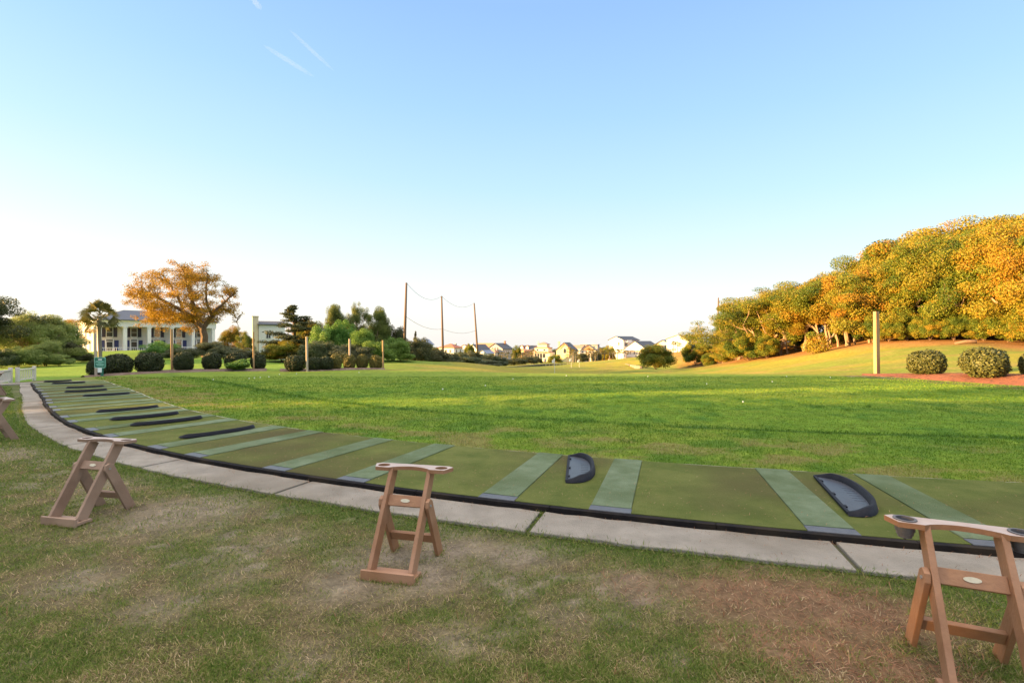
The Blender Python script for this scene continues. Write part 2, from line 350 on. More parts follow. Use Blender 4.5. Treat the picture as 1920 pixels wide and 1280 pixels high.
def height(x, y):
    x = np.asarray(x, float); y = np.asarray(y, float)
    a, r = polar(x, y)
    z = tps(x, y)
    flat = (1 - sstep(0, 3.5, y - np.interp(x, LIPX, LIPY))) * sstep(-20.5, -17.6, x) * (1 - sstep(17, 24, x)) * sstep(-6, 0, y)
    flat *= 1 - sstep(33.4, 36.5, r) * sstep(-11, -16, x)
    tee = .055 * (1 - sstep(31.25, 32.7, r))
    tee = np.where((a < -58.3) | (a > 12), .03, tee)
    z = z * (1 - flat) + flat * tee
    # little unevenness of the turf
    near = (1 - sstep(14, 40, np.hypot(x, y)))
    rough = np.where(r > 33.8, 1.0, np.where(r < 31.0, .45, 0.0))
    z = z + near * rough * (.030 * (fbm(x * 1.3, y * 1.3, 3) - .5) + .014 * (fbm(x * 7, y * 7, 9, 3) - .5))
    z = z + (1 - near) * .10 * (fbm(x * .25, y * .25, 5, 3) - .5) * (1 - flat)
    # hummocks of the range beyond the tee
    z = z + sstep(3, 10, y - np.interp(x, LIPX, LIPY)) * (1 - sstep(70, 130, y)) * .55 * (fbm(x * .10 + 3, y * .17, 31, 2) - .5)
    return z
def hz(x, y): return float(height(np.array([x]), np.array([y]))[0])
def ground(px, d, dz=0.0):
    x = (px - 960) / FPX * d; return Vector((x, d, hz(x, d) + dz))

def gauss(x, y, pts):
    v = np.zeros(np.shape(x))
    for (px, py, s, k) in pts:
        d = EYE * FPX / (py - 640); cx = (px - 960) / FPX * d
        v = np.maximum(v, k * np.exp(-((x - cx) ** 2 + ((y - d) * 1.1) ** 2) / (2 * s * s)))
    return v
DIRT = [(330, 965, .40, 1.0), (420, 945, .35, .9), (210, 905, .35, .6), (900, 1010, .26, 1.1), (840, 1030, .22, 1.1), (740, 1040, .25, .9), (660, 1090, .22, .9), (800, 1075, .22, 1.0), (960, 1030, .28, .9), (520, 1010, .25, .5),
        (30, 850, .5, .8), (120, 850, .4, .5), (300, 1140, .18, .55), (850, 1200, .14, .6), (1180, 1100, .2, .6), (560, 1240, .16, .5), (1050, 1150, .14, .5), (150, 1090, .22, .6), (430, 1080, .2, .5)]
NEEDLE = [(1430, 1120, .30, 1.1), (1550, 1130, .30, 1.15), (1640, 1150, .22, 1.1), (1500, 1210, .22, 1.0), (1620, 1240, .2, 1.0), (1700, 1260, .16, .9), (1760, 1275, .12, .8), (1330, 1110, .2, .6), (1200, 1095, .18, .45), (1380, 1200, .14, .5)]
def masks(x, y):
    n1 = fbm(x * 1.7, y * 1.7, 11, 4); n2 = fbm(x * 5.2, y * 6.5, 12, 4); n3 = fbm(x * 21, y * 21, 13, 3)
    wob = .55 + .9 * (n2 - .25)
    dirt = np.clip(gauss(x, y, DIRT) * wob * 1.25 + sstep(.55, .68, n1 * .35 + n2 * .65) * .8, 0, 1)
    need = np.clip(gauss(x, y, NEEDLE) * (.45 + 1.0 * n2) * 1.35, 0, 1)
    green = np.clip(.46 + 3.6 * (n2 * .65 + n1 * .35 - .5), 0, 1)
    green = np.clip(green + .5 * sstep(-5.5, -8, x) , 0, 1)
    a, r = polar(x, y)
    edge = (1 - sstep(33.70, 34.05, r)) * sstep(33.4, 33.6, r)
    green = np.clip(green + .6 * edge, 0, 1); dirt = dirt * (1 - .5 * edge)
    return dirt, need, green, n1, n2, n3
def mixc(a, b, t): t = np.asarray(t)[..., None]; return a * (1 - t) + np.asarray(b) * t
def ground_colour(x, y):
    dirt, need, green, n1, n2, n3 = masks(x, y); a, r = polar(x, y)
    c = np.broadcast_to(np.array((.120, .092, .046)), x.shape + (3,)).copy()
    c = mixc(c, (.072, .100, .023), green * .85)
    c = mixc(c, (.235, .185, .138), dirt * .9); c = mixc(c, (.185, .105, .062), need * .8)
    c = c * (.72 + .56 * n3)[..., None]
    # mown lawn before the tee line
    big = fbm(x * .35, y * .5, 41, 4); mid = fbm(x * 2.2, y * 2.2, 43, 4)
    l = np.broadcast_to(np.array((.122, .205, .018)), x.shape + (3,)).copy()
    l = mixc(l, (.180, .232, .026), sstep(.42, .66, big))
    l = mixc(l, (.052, .130, .014), sstep(.50, .70, mid) * .8)
    l = mixc(l, (.175, .222, .028), (1 - sstep(11, 19, y)) * 0.0 + sstep(13, 21, y) * .6)
    band = sstep(28.35, 28.75, r)
    worn = np.clip(sstep(.47, .64, fbm(x * 1.4, y * 2.4, 47, 4)) * band * sstep(28.6, 29.8, r), 0, 1)
    l = mixc(l, (.185, .150, .060), worn * .95)
    l = mixc(l, (.125, .190, .024), band * .35)
    groove = np.exp(-((r - 28.3 - .05 * (n1 - .5)) / .085) ** 2)
    l = mixc(l, (.030, .075, .014), groove * .85)
    l = l * (.80 + .40 * n3)[..., None]
    c = np.where(((r < 32.5) & (a < 14))[..., None], l, c)
    # range beyond the lip of the tee
    ly = np.interp(x, LIPX, LIPY); bey = sstep(-.25, .35, y - ly)
    f1 = fbm(x * .09, y * .22, 51, 4); f2 = fbm(x * .5, y * 1.1, 53, 4)
    f = np.broadcast_to(np.array((.235, .212, .028)), x.shape + (3,)).copy()
    f = mixc(f, (.150, .190, .028), sstep(.45, .62, f1) * .8); f = mixc(f, (.27, .19, .055), sstep(.52, .72, f2) * .6)
    leftg = 1 - sstep(-14, -6, x)
    f = mixc(f, (.120, .215, .024), leftg * .85)
    # leaf litter at the foot of the trees on the bank
    tl = np.interp(y, [15, 22, 30, 38, 44, 50, 56, 64, 76, 90, 110], [36, 34, 34.5, 35.5, 32, 31, 31, 28.5, 31, 34, 38])
    lit = sstep(-4.5, 1.5, x - tl + 3.5 * (f2 - .5)) * sstep(14, 20, y)
    f = mixc(f, (.29, .140, .050), lit * .9)
    f = f * (.82 + .36 * n2)[..., None]
    c = mixc(c, f, bey) if False else c * (1 - bey)[..., None] + f * bey[..., None]
    return c

def grid_axis(parts):
    v = [parts[0][0]]
    for (a, b, s) in parts:
        n = max(1, int(round((b - a) / s))); v += list(np.linspace(a, b, n + 1)[1:])
    return np.array(v)
gx = grid_axis([(-2600, -700, 300), (-700, -300, 40), (-300, -130, 10), (-130, -70, 3), (-70, -24, .9), (-24, -10, .3), (-10, 5.5, .09), (5.5, 18, .28), (18, 60, .8), (60, 130, 3), (130, 300, 10), (300, 700, 40), (700, 2600, 300)])
gy = grid_axis([(-900, -100, 80), (-100, -20, 8), (-20, 1.4, 1.2), (1.4, 8.6, .08), (8.6, 30, .28), (30, 80, .9), (80, 150, 2.5), (150, 320, 8), (320, 800, 40), (800, 3600, 280)])
X, Y = np.meshgrid(gx, gy)
Z = height(X, Y); GC = ground_colour(X, Y)
V = np.stack([X, Y, Z], -1).reshape(-1, 3); nx = len(gx); ny = len(gy)
ii = (np.arange(ny - 1)[:, None] * nx + np.arange(nx - 1)[None, :]).ravel()
F = np.stack([ii, ii + 1, ii + 1 + nx, ii + nx], 1)
m, t = newmat('turf_and_soil'); nn = t.nodes.new; ln = t.links.new
o = nn('ShaderNodeOutputMaterial'); p = nn('ShaderNodeBsdfPrincipled'); ln(p.outputs[0], o.inputs[0]); p.inputs['Roughness'].default_value = .95; p.inputs['Specular IOR Level'].default_value = .1
at = nn('ShaderNodeAttribute'); at.attribute_name = 'albedo'; tcn = nn('ShaderNodeTexCoord')
n1 = nn('ShaderNodeTexNoise'); n1.inputs['Scale'].default_value = 38; n1.inputs['Detail'].default_value = 6; n1.inputs['Roughness'].default_value = .7; ln(tcn.outputs['Object'], n1.inputs['Vector'])
n2 = nn('ShaderNodeTexNoise'); n2.inputs['Scale'].default_value = 5; n2.inputs['Detail'].default_value = 8; n2.inputs['Roughness'].default_value = .7; ln(tcn.outputs['Object'], n2.inputs['Vector'])
av = nn('ShaderNodeMath'); av.operation = 'ADD'; ln(n1.outputs['Fac'], av.inputs[0]); ln(n2.outputs['Fac'], av.inputs[1])
mr = nn('ShaderNodeMapRange'); mr.inputs[1].default_value = .7; mr.inputs[2].default_value = 1.3; mr.inputs[3].default_value = .45; mr.inputs[4].default_value = 1.5; ln(av.outputs[0], mr.inputs[0])
mu = nn('ShaderNodeVectorMath'); mu.operation = 'SCALE'; ln(at.outputs['Color'], mu.inputs[0]); ln(mr.outputs[0], mu.inputs['Scale']); ln(mu.outputs[0], p.inputs['Base Color'])
b = nn('ShaderNodeBump'); b.inputs['Strength'].default_value = .8; b.inputs['Distance'].default_value = .015; ln(av.outputs[0], b.inputs['Height']); ln(b.outputs[0], p.inputs['Normal'])
tag(link('ground', np_mesh('ground', V, F, smooth=True, col=np.concatenate([GC.reshape(-1, 3), np.ones((len(V), 1))], 1)), m), None, None, kind='structure')

# ------------------------------------------------------------------ grass blades
def blades(name, mat, x, y, hgt, wid, lean, cls, seed, z=None):
    """one thin bent blade (three-cornered) at every x,y; cls 0..1 is its colour tone"""
    rg = np.random.default_rng(seed); n = len(x)
    if z is None: z = height(x, y)
    th = rg.random(n) * 6.2832; ph = rg.random(n) * 6.2832
    h = hgt * (.5 + rg.random(n)); w = wid * (.7 + .6 * rg.random(n))
    base = np.stack([x, y, z - .004], 1)
    u = np.stack([np.cos(th), np.sin(th), np.zeros(n)], 1) * (w / 2)[:, None]
    le = np.clip(lean * (.4 + 1.2 * rg.random(n)), 0, 1.52)
    d = np.stack([np.cos(ph) * np.sin(le), np.sin(ph) * np.sin(le), np.cos(le)], 1)
    mid = base + d * (h * .55)[:, None] + np.array([0, 0, .10]) * (h * .5)[:, None]
    tip = base + d * h[:, None] - np.array([0, 0, .12]) * (h * np.sin(le))[:, None]
    tip[:, 2] = np.maximum(tip[:, 2], z + .003)
    Vv = np.stack([base - u, base + u, mid + u * .75, tip, mid - u * .75], 1).reshape(-1, 3)
    k = np.arange(n)[:, None] * 5
    Fq = k + np.array([[0, 1, 2, 4]]); Ft = k + np.array([[4, 2, 3]])
    me = bpy.data.meshes.new(name)
    me.vertices.add(len(Vv)); me.vertices.foreach_set('co', Vv.astype(np.float32).ravel())
    loops = np.concatenate([Fq, Ft], 1).ravel(); me.loops.add(len(loops)); me.loops.foreach_set('vertex_index', loops.astype(np.int32))
    st = (np.arange(n)[:, None] * 7 + np.array([[0, 4]])).ravel(); me.polygons.add(2 * n); me.polygons.foreach_set('loop_start', st.astype(np.int32))
    me.update(calc_edges=True)
    att = me.attributes.new('tone', 'FLOAT', 'FACE'); att.data.foreach_set('value', np.repeat(cls, 2).astype(np.float32))
    return tag(link(name, me, mat), None, None, kind='stuff')
def blademat(name, stops):
    m, t = newmat(name); nn = t.nodes.new; ln = t.links.new
    o = nn('ShaderNodeOutputMaterial'); at = nn('ShaderNodeAttribute'); at.attribute_name = 'tone'; r = nn('ShaderNodeValToRGB'); ln(at.outputs['Fac'], r.inputs[0])
    e = r.color_ramp.elements
    while len(e) < len(stops): e.new(.5)
    for k, (q, c) in enumerate(stops): e[k].position = q; e[k].color = (*c, 1)
    p = nn('ShaderNodeBsdfPrincipled'); p.inputs['Roughness'].default_value = .7; p.inputs['Specular IOR Level'].default_value = .15; ln(r.outputs[0], p.inputs['Base Color'])
    tr = nn('ShaderNodeBsdfTranslucent'); ln(r.outputs[0], tr.inputs[0]); ms = nn('ShaderNodeMixShader'); ms.inputs[0].default_value = .3
    ln(p.outputs[0], ms.inputs[1]); ln(tr.outputs[0], ms.inputs[2]); ln(ms.outputs[0], o.inputs[0]); return m
GB = blademat('grass_blade', [(0, (.085, .145, .022)), (.25, (.150, .215, .036)), (.5, (.235, .24, .065)), (.75, (.42, .32, .15)), (1, (.60, .45, .28))])
GN = blademat('needle_straw', [(0, (.22, .105, .055)), (.5, (.36, .17, .095)), (1, (.52, .32, .20))])
GL = blademat('lawn_blade', [(0, (.070, .150, .016)), (.4, (.135, .230, .022)), (.7, (.210, .255, .035)), (1, (.34, .27, .10))])
rg = np.random.default_rng(7)
def sample_front(n):
    # more blades close to the camera; only where the camera can see
    d = 2.05 + (17 - 2.05) * rg.random(n) ** 2.6; x = (rg.random(n) * 2 - 1) * (1.10 * d + 1.6)
    a, r = polar(x, d); ok = (r > 33.60) & (r < 36.6 + 0 * x) | ((r > 33.6) & (d < 6)); ok &= (r > 33.63)
    return x[ok], d[ok]
x, y = sample_front(1900000)
dirt, need, green, q1, q2, q3 = masks(x, y)
keep = rg.random(len(x)) < np.clip(.42 + .8 * green - .85 * dirt - .66 * need, .07, 1)
x = x[keep]; y = y[keep]; g = green[keep]; dd = dirt[keep]; nd = need[keep]; n = len(x)
tone = np.clip(.62 - .50 * g + .30 * dd + .22 * nd + rg.normal(0, .22, n), 0, 1)
dry = tone > .6
sc = np.clip(y / 4.2, .8, 2.2)
blades('grass', GB, x, y, np.where(dry, .036, .030) * np.sqrt(sc), .0046 * sc, np.where(dry, 1.38, 1.05), tone, 21)
print('blades', len(x))
# pine straw lying about
x, y = sample_front(150000)
_, need, _, _, _, _ = masks(x, y); keep = rg.random(len(x)) < need * .8 + .03; x = x[keep]; y = y[keep]
o = blades('pine_straw', GN, x, y, np.full(len(x), .062), np.full(len(x), .0036), np.full(len(x), 1.5), np.clip(rg.normal(.5, .25, len(x)), 0, 1), 22)
# short lawn on the far side of the mats
n = 520000
d = 4.6 + (21 - 4.6) * rg.random(n) ** 2.0; x = (rg.random(n) * 2 - 1) * (1.08 * d + 1.6); a, r = polar(x, d)
ok = (r < 31.08) & (d < np.interp(x, LIPX, LIPY) - .2); x = x[ok]; y = d[ok]; r = r[ok]
mid = fbm(x * 2.2, y * 2.2, 43, 4); worn = sstep(.47, .64, fbm(x * 1.4, y * 2.4, 47, 4)) * sstep(28.6, 29.8, r)
tone = np.clip(.36 + .5 * worn - .8 * (mid - .5) + rg.normal(0, .13, len(x)), 0, 1)
tone = np.where(np.abs(r - 28.3) < .10, tone * .3, tone)
sc = np.clip(y / 5, 1, 3.2)
blades('lawn_grass', GL, x, y, np.where(np.abs(r - 28.3) < .10, .05, np.where(r < 28.2, .019, .030)) * np.sqrt(sc), .006 * sc, np.full(len(x), .95), tone, 23)
# dark tufts standing in the lawn
x = []; y = []
for k in range(70):
    d = rg.uniform(6.3, 17); cx = rg.uniform(-1.0, 1.05) * d; q = rg.integers(30, 90); s = rg.uniform(.04, .16)
    x.append(cx + rg.normal(0, s, q)); y.append(d + rg.normal(0, s * .7, q))
x = np.concatenate(x); y = np.concatenate(y); a, r = polar(x, y); ok = (r < 30.9) & (r > 18); x = x[ok]; y = y[ok]
blades('grass_tufts', GL, x, y, np.full(len(x), .06), np.full(len(x), .008), np.full(len(x), .7), np.clip(rg.normal(.15, .12, len(x)), 0, 1), 24)

# ------------------------------------------------------------------ tee line: path, mats, strips, kerbs
def sector(mb, a0, a1, r0, r1, z0, z1, jit=0.0, seed=0, step=.35, fr=None):
    """curved slab between two angles and two radii about the tee centre"""
    n = max(2, int(abs(a1 - a0) / step) + 1); rr = random.Random(seed); Vv = []
    for k in range(n + 1):
        a = a0 + (a1 - a0) * k / n; ja = rr.uniform(-jit, jit); jb = rr.uniform(-jit, jit)
        rb = r1(a) if callable(r1) else r1
        for (r, z) in ((r0 + ja, z0), (r0 + ja, z1), (rb + jb, z1), (rb + jb, z0)): Vv.append(P(a, r, z))
    Fv = []
    for k in range(n):
        o = k * 4; q = o + 4
        for i in range(4): j = (i + 1) % 4; Fv.append((o + i, o + j, q + j, q + i))
    Fv.append((0, 1, 2, 3)); Fv.append((n * 4 + 3, n * 4 + 2, n * 4 + 1, n * 4)); mb.add(Vv, Fv); return mb
mb = MB(); JO = [-9.5, -15.0, -18.92, -23.5, -27.5, -31.6, -35.6, -39.6, -43.5, -47.5, -51.5, -55.0, -57.4]
for k in range(len(JO) - 1): sector(mb, JO[k] - .035, JO[k + 1] + .035, 33.14, lambda a: float(np.interp(a, [-58, -28, 0], [33.40, 33.62, 33.62])), -.12, .031, .014, k)
sector(mb, -57.45, -58.6, 31.0, 33.95, -.2, .045, .0, 3)
tag(mb.obj('path', M['concrete'], bevel=.008), 'narrow concrete path along the outer edge of the mats', None, kind='structure')
mb = MB()
for k in range(len(JO) - 1): sector(mb, JO[k], JO[k + 1], 33.10, lambda a: float(np.interp(a, [-58, -28, 0], [33.40, 33.63, 33.63])), -.14, .006)
tag(mb.obj('path_bed', M['joint']), None, None, kind='structure')

STR = [-13.09, -14.95, -17.91, -19.74, -22.65, -24.61, -27.26, -28.96, -31.72, -33.37, -35.73, -37.23, -39.67, -40.96, -42.85, -44.27, -46.34, -48.0, -50.3, -52.0, -54.4, -56.0]
HW = .305                                  # half the angle a strip covers
bounds = [-8.6] + STR + [-57.35]
for k in range(len(bounds) - 1):
    a0 = bounds[k] - (HW + .006 if k else 0); a1 = bounds[k + 1] + (HW + .006 if k < len(STR) else 0)
    mb = MB(); sector(mb, a0, a1, 31.11, 33.064, .0, .072, .006, 50 + k)
    lab = f"olive green turf mat, {ORD[k]} wide panel from the right along the curved tee line"
    if k == 2: lab = 'widest front olive turf mat between two pale strips, with no tray on it'
    if k == 1: lab = 'olive turf mat carrying the black tray nearest the right edge'
    if k == 3: lab = 'olive turf mat carrying the small black tray in the middle'
    tag(mb.obj('turf_mat', M['mat']), lab, 'turf mat', 'olive turf mats along the tee line')
for k, a in enumerate(STR):
    mb = MB(); sector(mb, a + HW, a - HW, 31.115, 32.96, .001, .081, .006, 90 + k, .15)
    tag(mb.obj('turf_strip', M['strip']), f"pale blue-green turf strip, {ORD[k]} from the right along the curved tee line", 'turf strip', 'pale strips set between the mats')
    b0 = (a + STR[k - 1]) / 2 if k else -9.0; b1 = (a + STR[k + 1]) / 2 if k < len(STR) - 1 else -57.3
    mb = MB(); sector(mb, b0 - .004, b1 + .004, 33.068, 33.130, -.02, .070, 0)
    kb = tag(mb.obj('rubber_kerb', M['rubber'], bevel=.004), f"black rubber kerb piece before the {ORD[k]} pale strip from the right", 'kerb', 'rubber kerb pieces along the mats')
    mb = MB(); sector(mb, a + HW + .01, a - HW - .01, 32.965, 33.085, .05, .0785, 0, 0, .15)
    mb.obj('end_plate', M['plate'], kb, bevel=.004)
mb = MB(); sector(mb, -8.6, -57.3, 31.085, 31.108, -.03, .066); tag(mb.obj('edging_board', M['railpaint']), 'thin pale edging board between the mats and the lawn', 'edging')

# half-moon ball trays
def tray_outline(n=28, Lh=.575, bul=.37, ins=0.0):
    pts = []
    for k in range(n + 1):
        t = math.pi * k / n; c = math.cos(t); s = math.sin(t)
        v = -math.copysign(abs(c) ** .82, c) * (Lh - ins); u = (s ** .72) * (bul - ins)
        pts.append((u, v))
    return pts
def make_tray():
    root = empty('ball_tray')
    fl = MB().poly([(u + .012, v) for u, v in tray_outline(ins=.012)], [], .002, .022)
    for k in range(6): fl.box((.24, -.19 + k * .075, .0235), (.10, .006, .003))
    fl.obj('tray_floor', M['trayin'], root)
    o = tray_outline(); i = tray_outline(ins=.028); n = len(o); Vv = []; Fv = []
    for k in range(n):
        t = k / (n - 1); h = .035 + .068 * min(1, math.sin(math.pi * t) * 2.6)
        ox, oy = o[k]; ix, iy = i[k]; fl_ = 1.045
        Vv += [(ox * fl_ + .0, oy * fl_, 0), (ox, oy, h), (ix * .99, iy, h), (ix * .93, iy * .98, .022)]
    for k in range(n - 1):
        a = k * 4; b = a + 4
        for q in range(3): Fv.append((a + q, a + q + 1, b + q + 1, b + q))
    Fv.append((0, 3, 2, 1)); Fv.append((n * 4 - 4, n * 4 - 3, n * 4 - 2, n * 4 - 1))
    MB().add(Vv, Fv).obj('wall', M['tray'], root, smooth=True)
    lip = MB()
    lip.box((.012, 0, .019), (.034, 1.13, .034)); 
    for v in (-.40, -.05, .38): lip.box((.026, v, .027), (.05, .055, .026))
    lip.obj('lip', M['tray'], root, bevel=.006)
    return root
TR = [((2.85, 4.17), (3.28, 5.35)), ((.56, 5.14), (.72, 6.29)), ((-4.88, 7.40), (-4.29, 8.31)), ((-6.50, 8.50), (-5.85, 9.34)), ((-7.36, 9.10), (-6.70, 9.92)), ((-8.46, 10.10), (-7.82, 10.91)),
      ((-11.30, 12.99), (-10.62, 13.67)), ((-12.78, 14.08), (-12.13, 14.73)), ((-13.84, 15.28), (-13.18, 15.87)), ((-15.70, 16.81), (-15.13, 17.44)), ((-16.75, 17.62), (-16.25, 18.15))]
proto = make_tray()
lab = ['black half-moon ball tray nearest the right edge, seen from above', 'black half-moon ball tray standing on the mat in the middle of the picture', 'long black tray by itself on the mat behind the left golf bag stand',
       'nearest of the three dark trays close together on the left mats', 'middle of the three dark trays close together on the left mats', 'farthest of the three dark trays close together on the left mats, by the sunlit streak']
for k, (a, r) in enumerate(TR):
    t_ = proto if k == 0 else copy_tree(proto)
    p0, p1 = Vector((*a, 0)), Vector((*r, 0)); dv = p1 - p0; sv = Vector((dv.y, -dv.x, 0)).normalized()
    t_.location = (p0 + p1) / 2 - sv * (.0 if k < 2 else .22) + Vector((0, 0, .087 if k > 1 else .0775)); t_.rotation_euler = (0, 0, math.atan2(-dv.x, dv.y))
    t_.scale = (.84, dv.length / 1.16, .68) if k < 2 else (.62, dv.length / 1.12, .54)
    tag(t_, lab[k] if k < 6 else f"thin dark tray far along the left mats, {ORD[len(TR) - 1 - k]} counting from the far end", 'ball tray', 'half-moon ball trays on the mats')

# ------------------------------------------------------------------ golf bag stands
def lathe(prof, c, n=24):
    V_ = [(c[0] + r * math.cos(6.2832 * j / n), c[1] + r * math.sin(6.2832 * j / n), c[2] + z) for r, z in prof for j in range(n)]
    return MB().add(V_, [(k * n + j, k * n + (j + 1) % n, (k + 1) * n + (j + 1) % n, (k + 1) * n + j) for k in range(len(prof) - 1) for j in range(n)])
def make_stand(mw, cup=False):
    root = empty('bag_stand')
    hw = .145; zt = .632
    # foot shelf with a raised front lip
    MB().box((0, -.205, .022), (.36, .125, .026)).obj('foot_shelf', mw, root, bevel=.003)
    MB().box((0, -.278, .036), (.37, .022, .072)).obj('foot_lip', mw, root, bevel=.003)
    for s in (-1, 1):
        lg = MB().bar((s * hw, -.215, .036), (s * hw, .115, zt), .088, .029).obj('front_leg', mw, root, bevel=.003)
        MB().tube([(s * (hw + .016), -.003, .425), (s * (hw + .0485), -.003, .425)], .010, 8).obj('bolt', M['bolt'], lg)
        # rear leg: board with cut corners at its head
        a = Vector((s * .1745, -.016, .465)); b = Vector((s * .1745, .205, .0)); d = (b - a).normalized(); w_ = Vector((0, d.z, -d.y)) * .043; l = (b - a).length
        o2 = [a - w_ * .45, a + w_ * .45, a + d * .035 + w_, b + w_ + d * 0.0, b - w_ - d * .0, a + d * .035 - w_]
        o2[3] = o2[3] + d * ((0.0 - o2[3].z) / d.z); o2[4] = o2[4] + d * ((0.0 - o2[4].z) / d.z)
        n = len(o2); Vv = [p + Vector((-.013, 0, 0)) for p in o2] + [p + Vector((.013, 0, 0)) for p in o2]
        MB().add(Vv, [tuple(range(n - 1, -1, -1)), tuple(range(n, 2 * n))] + [(i, (i + 1) % n, (i + 1) % n + n, i + n) for i in range(n)]).obj('rear_leg', mw, root, bevel=.003)
    ur = MB().bar((-hw + .0148, .010, .440), (hw - .0148, .010, .440), .075, .028, (0, .87, -.48)).obj('upper_rail', mw, root, bevel=.003)
    MB().poly([(.034 * math.cos(6.2832 * k / 20), .0125 * math.sin(6.2832 * k / 20)) for k in range(20)], [], 0, .003,
              Matrix.Translation((0, -.0030, .4472)) @ Matrix.Rotation(R(61), 4, 'X')).obj('badge', M['badge'], ur)
    MB().bar((-.1612, .112, .155), (.1612, .112, .155), .068, .026, (0, .9, .42)).obj('lower_rail', mw, root, bevel=.003)
    # top board with the curved front cut-out and two round holes
    ol = [(-.30, .030), (-.262, -.062), (-.158, -.066)]
    for k in range(1, 12):
        t = k / 12; u = -.158 + .316 * t; ol.append((u, -.066 + .058 * math.sin(math.pi * t) ** .75))
    ol += [(.158, -.066), (.262, -.062), (.30, .030), (.262, .056), (-.262, .056)]
    hole = lambda cx: [(cx + .045 * math.cos(6.2832 * k / 24), -.004 + .038 * math.sin(6.2832 * k / 24)) for k in range(24)]
    tb = MB().poly(ol, [hole(-.222), hole(.222)], .632, .658, Matrix.Translation((0, .122, 0))).obj('top_board', M['stand_top'], root)
    # the saw-cut edges show the lumber's own brown
    tb.data.materials.append(mw)
    for p in tb.data.polygons:
        if abs(p.normal.z) < .5: p.material_index = 1
    if cup:
        for s in (-1, 1):
            prof = [(.0, .570), (.030, .570), (.030, .583), (.036, .584), (.036, .600), (.0415, .602), (.0415, .6585), (.0505, .6585), (.0500, .6635), (.0385, .6635), (.0345, .600), (.0, .598)]
            co = lathe(prof, (s * .222, .118, 0)).obj('cup_holder', M['cup'], root, smooth=False)
            lathe([(.0, .559), (.006, .559), (.006, .5695), (0, .5695)], (s * .222, .118, 0), 10).obj('drain_nub', M['rubber'], co)
    return root
ST = [(-14.86, 34.62, 'stand', True, -9.0, 'brown lumber golf bag stand cut by the right edge, cup hanging under its top board'),
      (-20.02, 34.375, 'stand', False, 7.5, 'brown golf bag stand on bare soil in the middle foreground'),
      (-25.24, 34.65, 'stand_grey', False, 13, 'weathered brown golf bag stand at the left, seen from its side'),
      (-34.15, 34.12, 'stand_grey', False, 0, 'golf bag stand cut by the left edge of the photo, nearer one'),
      (-49.65, 34.02, 'stand_grey', False, 0, 'small golf bag stand far at the left edge beside the white railing')]
for a, r, mw, cup, tw, lb in ST:
    s_ = make_stand(M[mw], cup); x_, y_, _ = P(a, r); s_.location = (x_, y_, hz(x_, y_) - .004); s_.rotation_euler = (0, 0, R(a + tw))
    tag(s_, lb, 'bag stand', 'golf bag stands behind the path')

# grass closing round the feet of the stands
fx = []; fy = []; rg = np.random.default_rng(41)
for a, r, mw, cup, tw, lb in ST[:4]:
    x_, y_, _ = P(a, r); t = R(a + tw)
    for (u, v, n, su, sv) in ((0, -.295, 260, .20, .012), (-.185, -.2, 110, .012, .06), (.185, -.2, 110, .012, .06), (-.175, .215, 120, .03, .05), (.175, .215, 120, .03, .05)):
        uu = u + rg.normal(0, su * .6, n); vv = v + rg.normal(0, sv, n); fx.append(x_ + uu * math.cos(t) - vv * math.sin(t)); fy.append(y_ + uu * math.sin(t) + vv * math.cos(t))
fx = np.concatenate(fx); fy = np.concatenate(fy)
blades('foot_grass', GB, fx, fy, np.full(len(fx), .036), np.full(len(fx), .0042), np.full(len(fx), .95), np.clip(rg.normal(.42, .25, len(fx)), 0, 1), 42)
# ------------------------------------------------------------------ litter on the mats, golf balls
rg = np.random.default_rng(31); n = 1700
aa = rg.uniform(-34, -10, n); rr = 31.2 + 1.75 * rg.random(n) ** .6; pts = np.array([P(a, r, .080) for a, r in zip(aa, rr)])
blades('clippings', GN, pts[:, 0], pts[:, 1], np.full(n, .022), np.full(n, .004), np.full(n, 1.5), np.clip(rg.normal(.8, .2, n), 0, 1), 32, z=pts[:, 2] + .004)
n = 2600; aa = rg.uniform(-45, -10, n); rr = 33.165 + np.abs(rg.normal(0, .035, n)); pts = np.array([P(a, r, .028) for a, r in zip(aa, rr)])
blades('straw_litter', GN, pts[:, 0], pts[:, 1], np.full(n, .03), np.full(n, .003), np.full(n, 1.5), np.clip(rg.normal(.45, .3, n), 0, 1), 33, z=pts[:, 2] + .004)
n = 900; aa = rg.uniform(-45, -10, n); rr = 33.16 + .44 * rg.random(n); pts = np.array([P(a, r, .034) for a, r in zip(aa, rr)])
blades('straw_litter', GN, pts[:, 0], pts[:, 1], np.full(n, .022), np.full(n, .0032), np.full(n, 1.5), np.clip(rg.normal(.3, .3, n), 0, 1), 36, z=pts[:, 2] + .003)
n = 9000; aa = rg.uniform(-48, -10, n); rr = np.interp(aa, [-58, -28, 0], [33.40, 33.62, 33.62]) + rg.normal(.015, .03, n); pts = np.array([P(a, r, .012) for a, r in zip(aa, rr)])
blades('edge_grass', GB, pts[:, 0], pts[:, 1], np.full(n, .050), np.full(n, .0048), np.full(n, 1.0), np.clip(rg.normal(.28, .2, n), 0, 1), 35, z=pts[:, 2])
n = 420; aa = -18.92 + rg.normal(0, .05, n); rr = 33.1 + .5 * rg.random(n) ** 1.4; pts = np.array([P(a, r, .01) for a, r in zip(aa, rr)])
blades('joint_grass', GB, pts[:, 0], pts[:, 1], np.full(n, .045), np.full(n, .004), np.full(n, .8), np.clip(rg.normal(.2, .15, n), 0, 1), 34, z=pts[:, 2])
bm = bmesh.new(); bmesh.ops.create_uvsphere(bm, u_segments=14, v_segments=9, radius=.0214); bme = bpy.data.meshes.new('golf_ball'); bm.to_mesh(bme); bm.free(); bme.materials.append(M['ball'])
bme.polygons.foreach_set('use_smooth', np.ones(len(bme.polygons), bool))
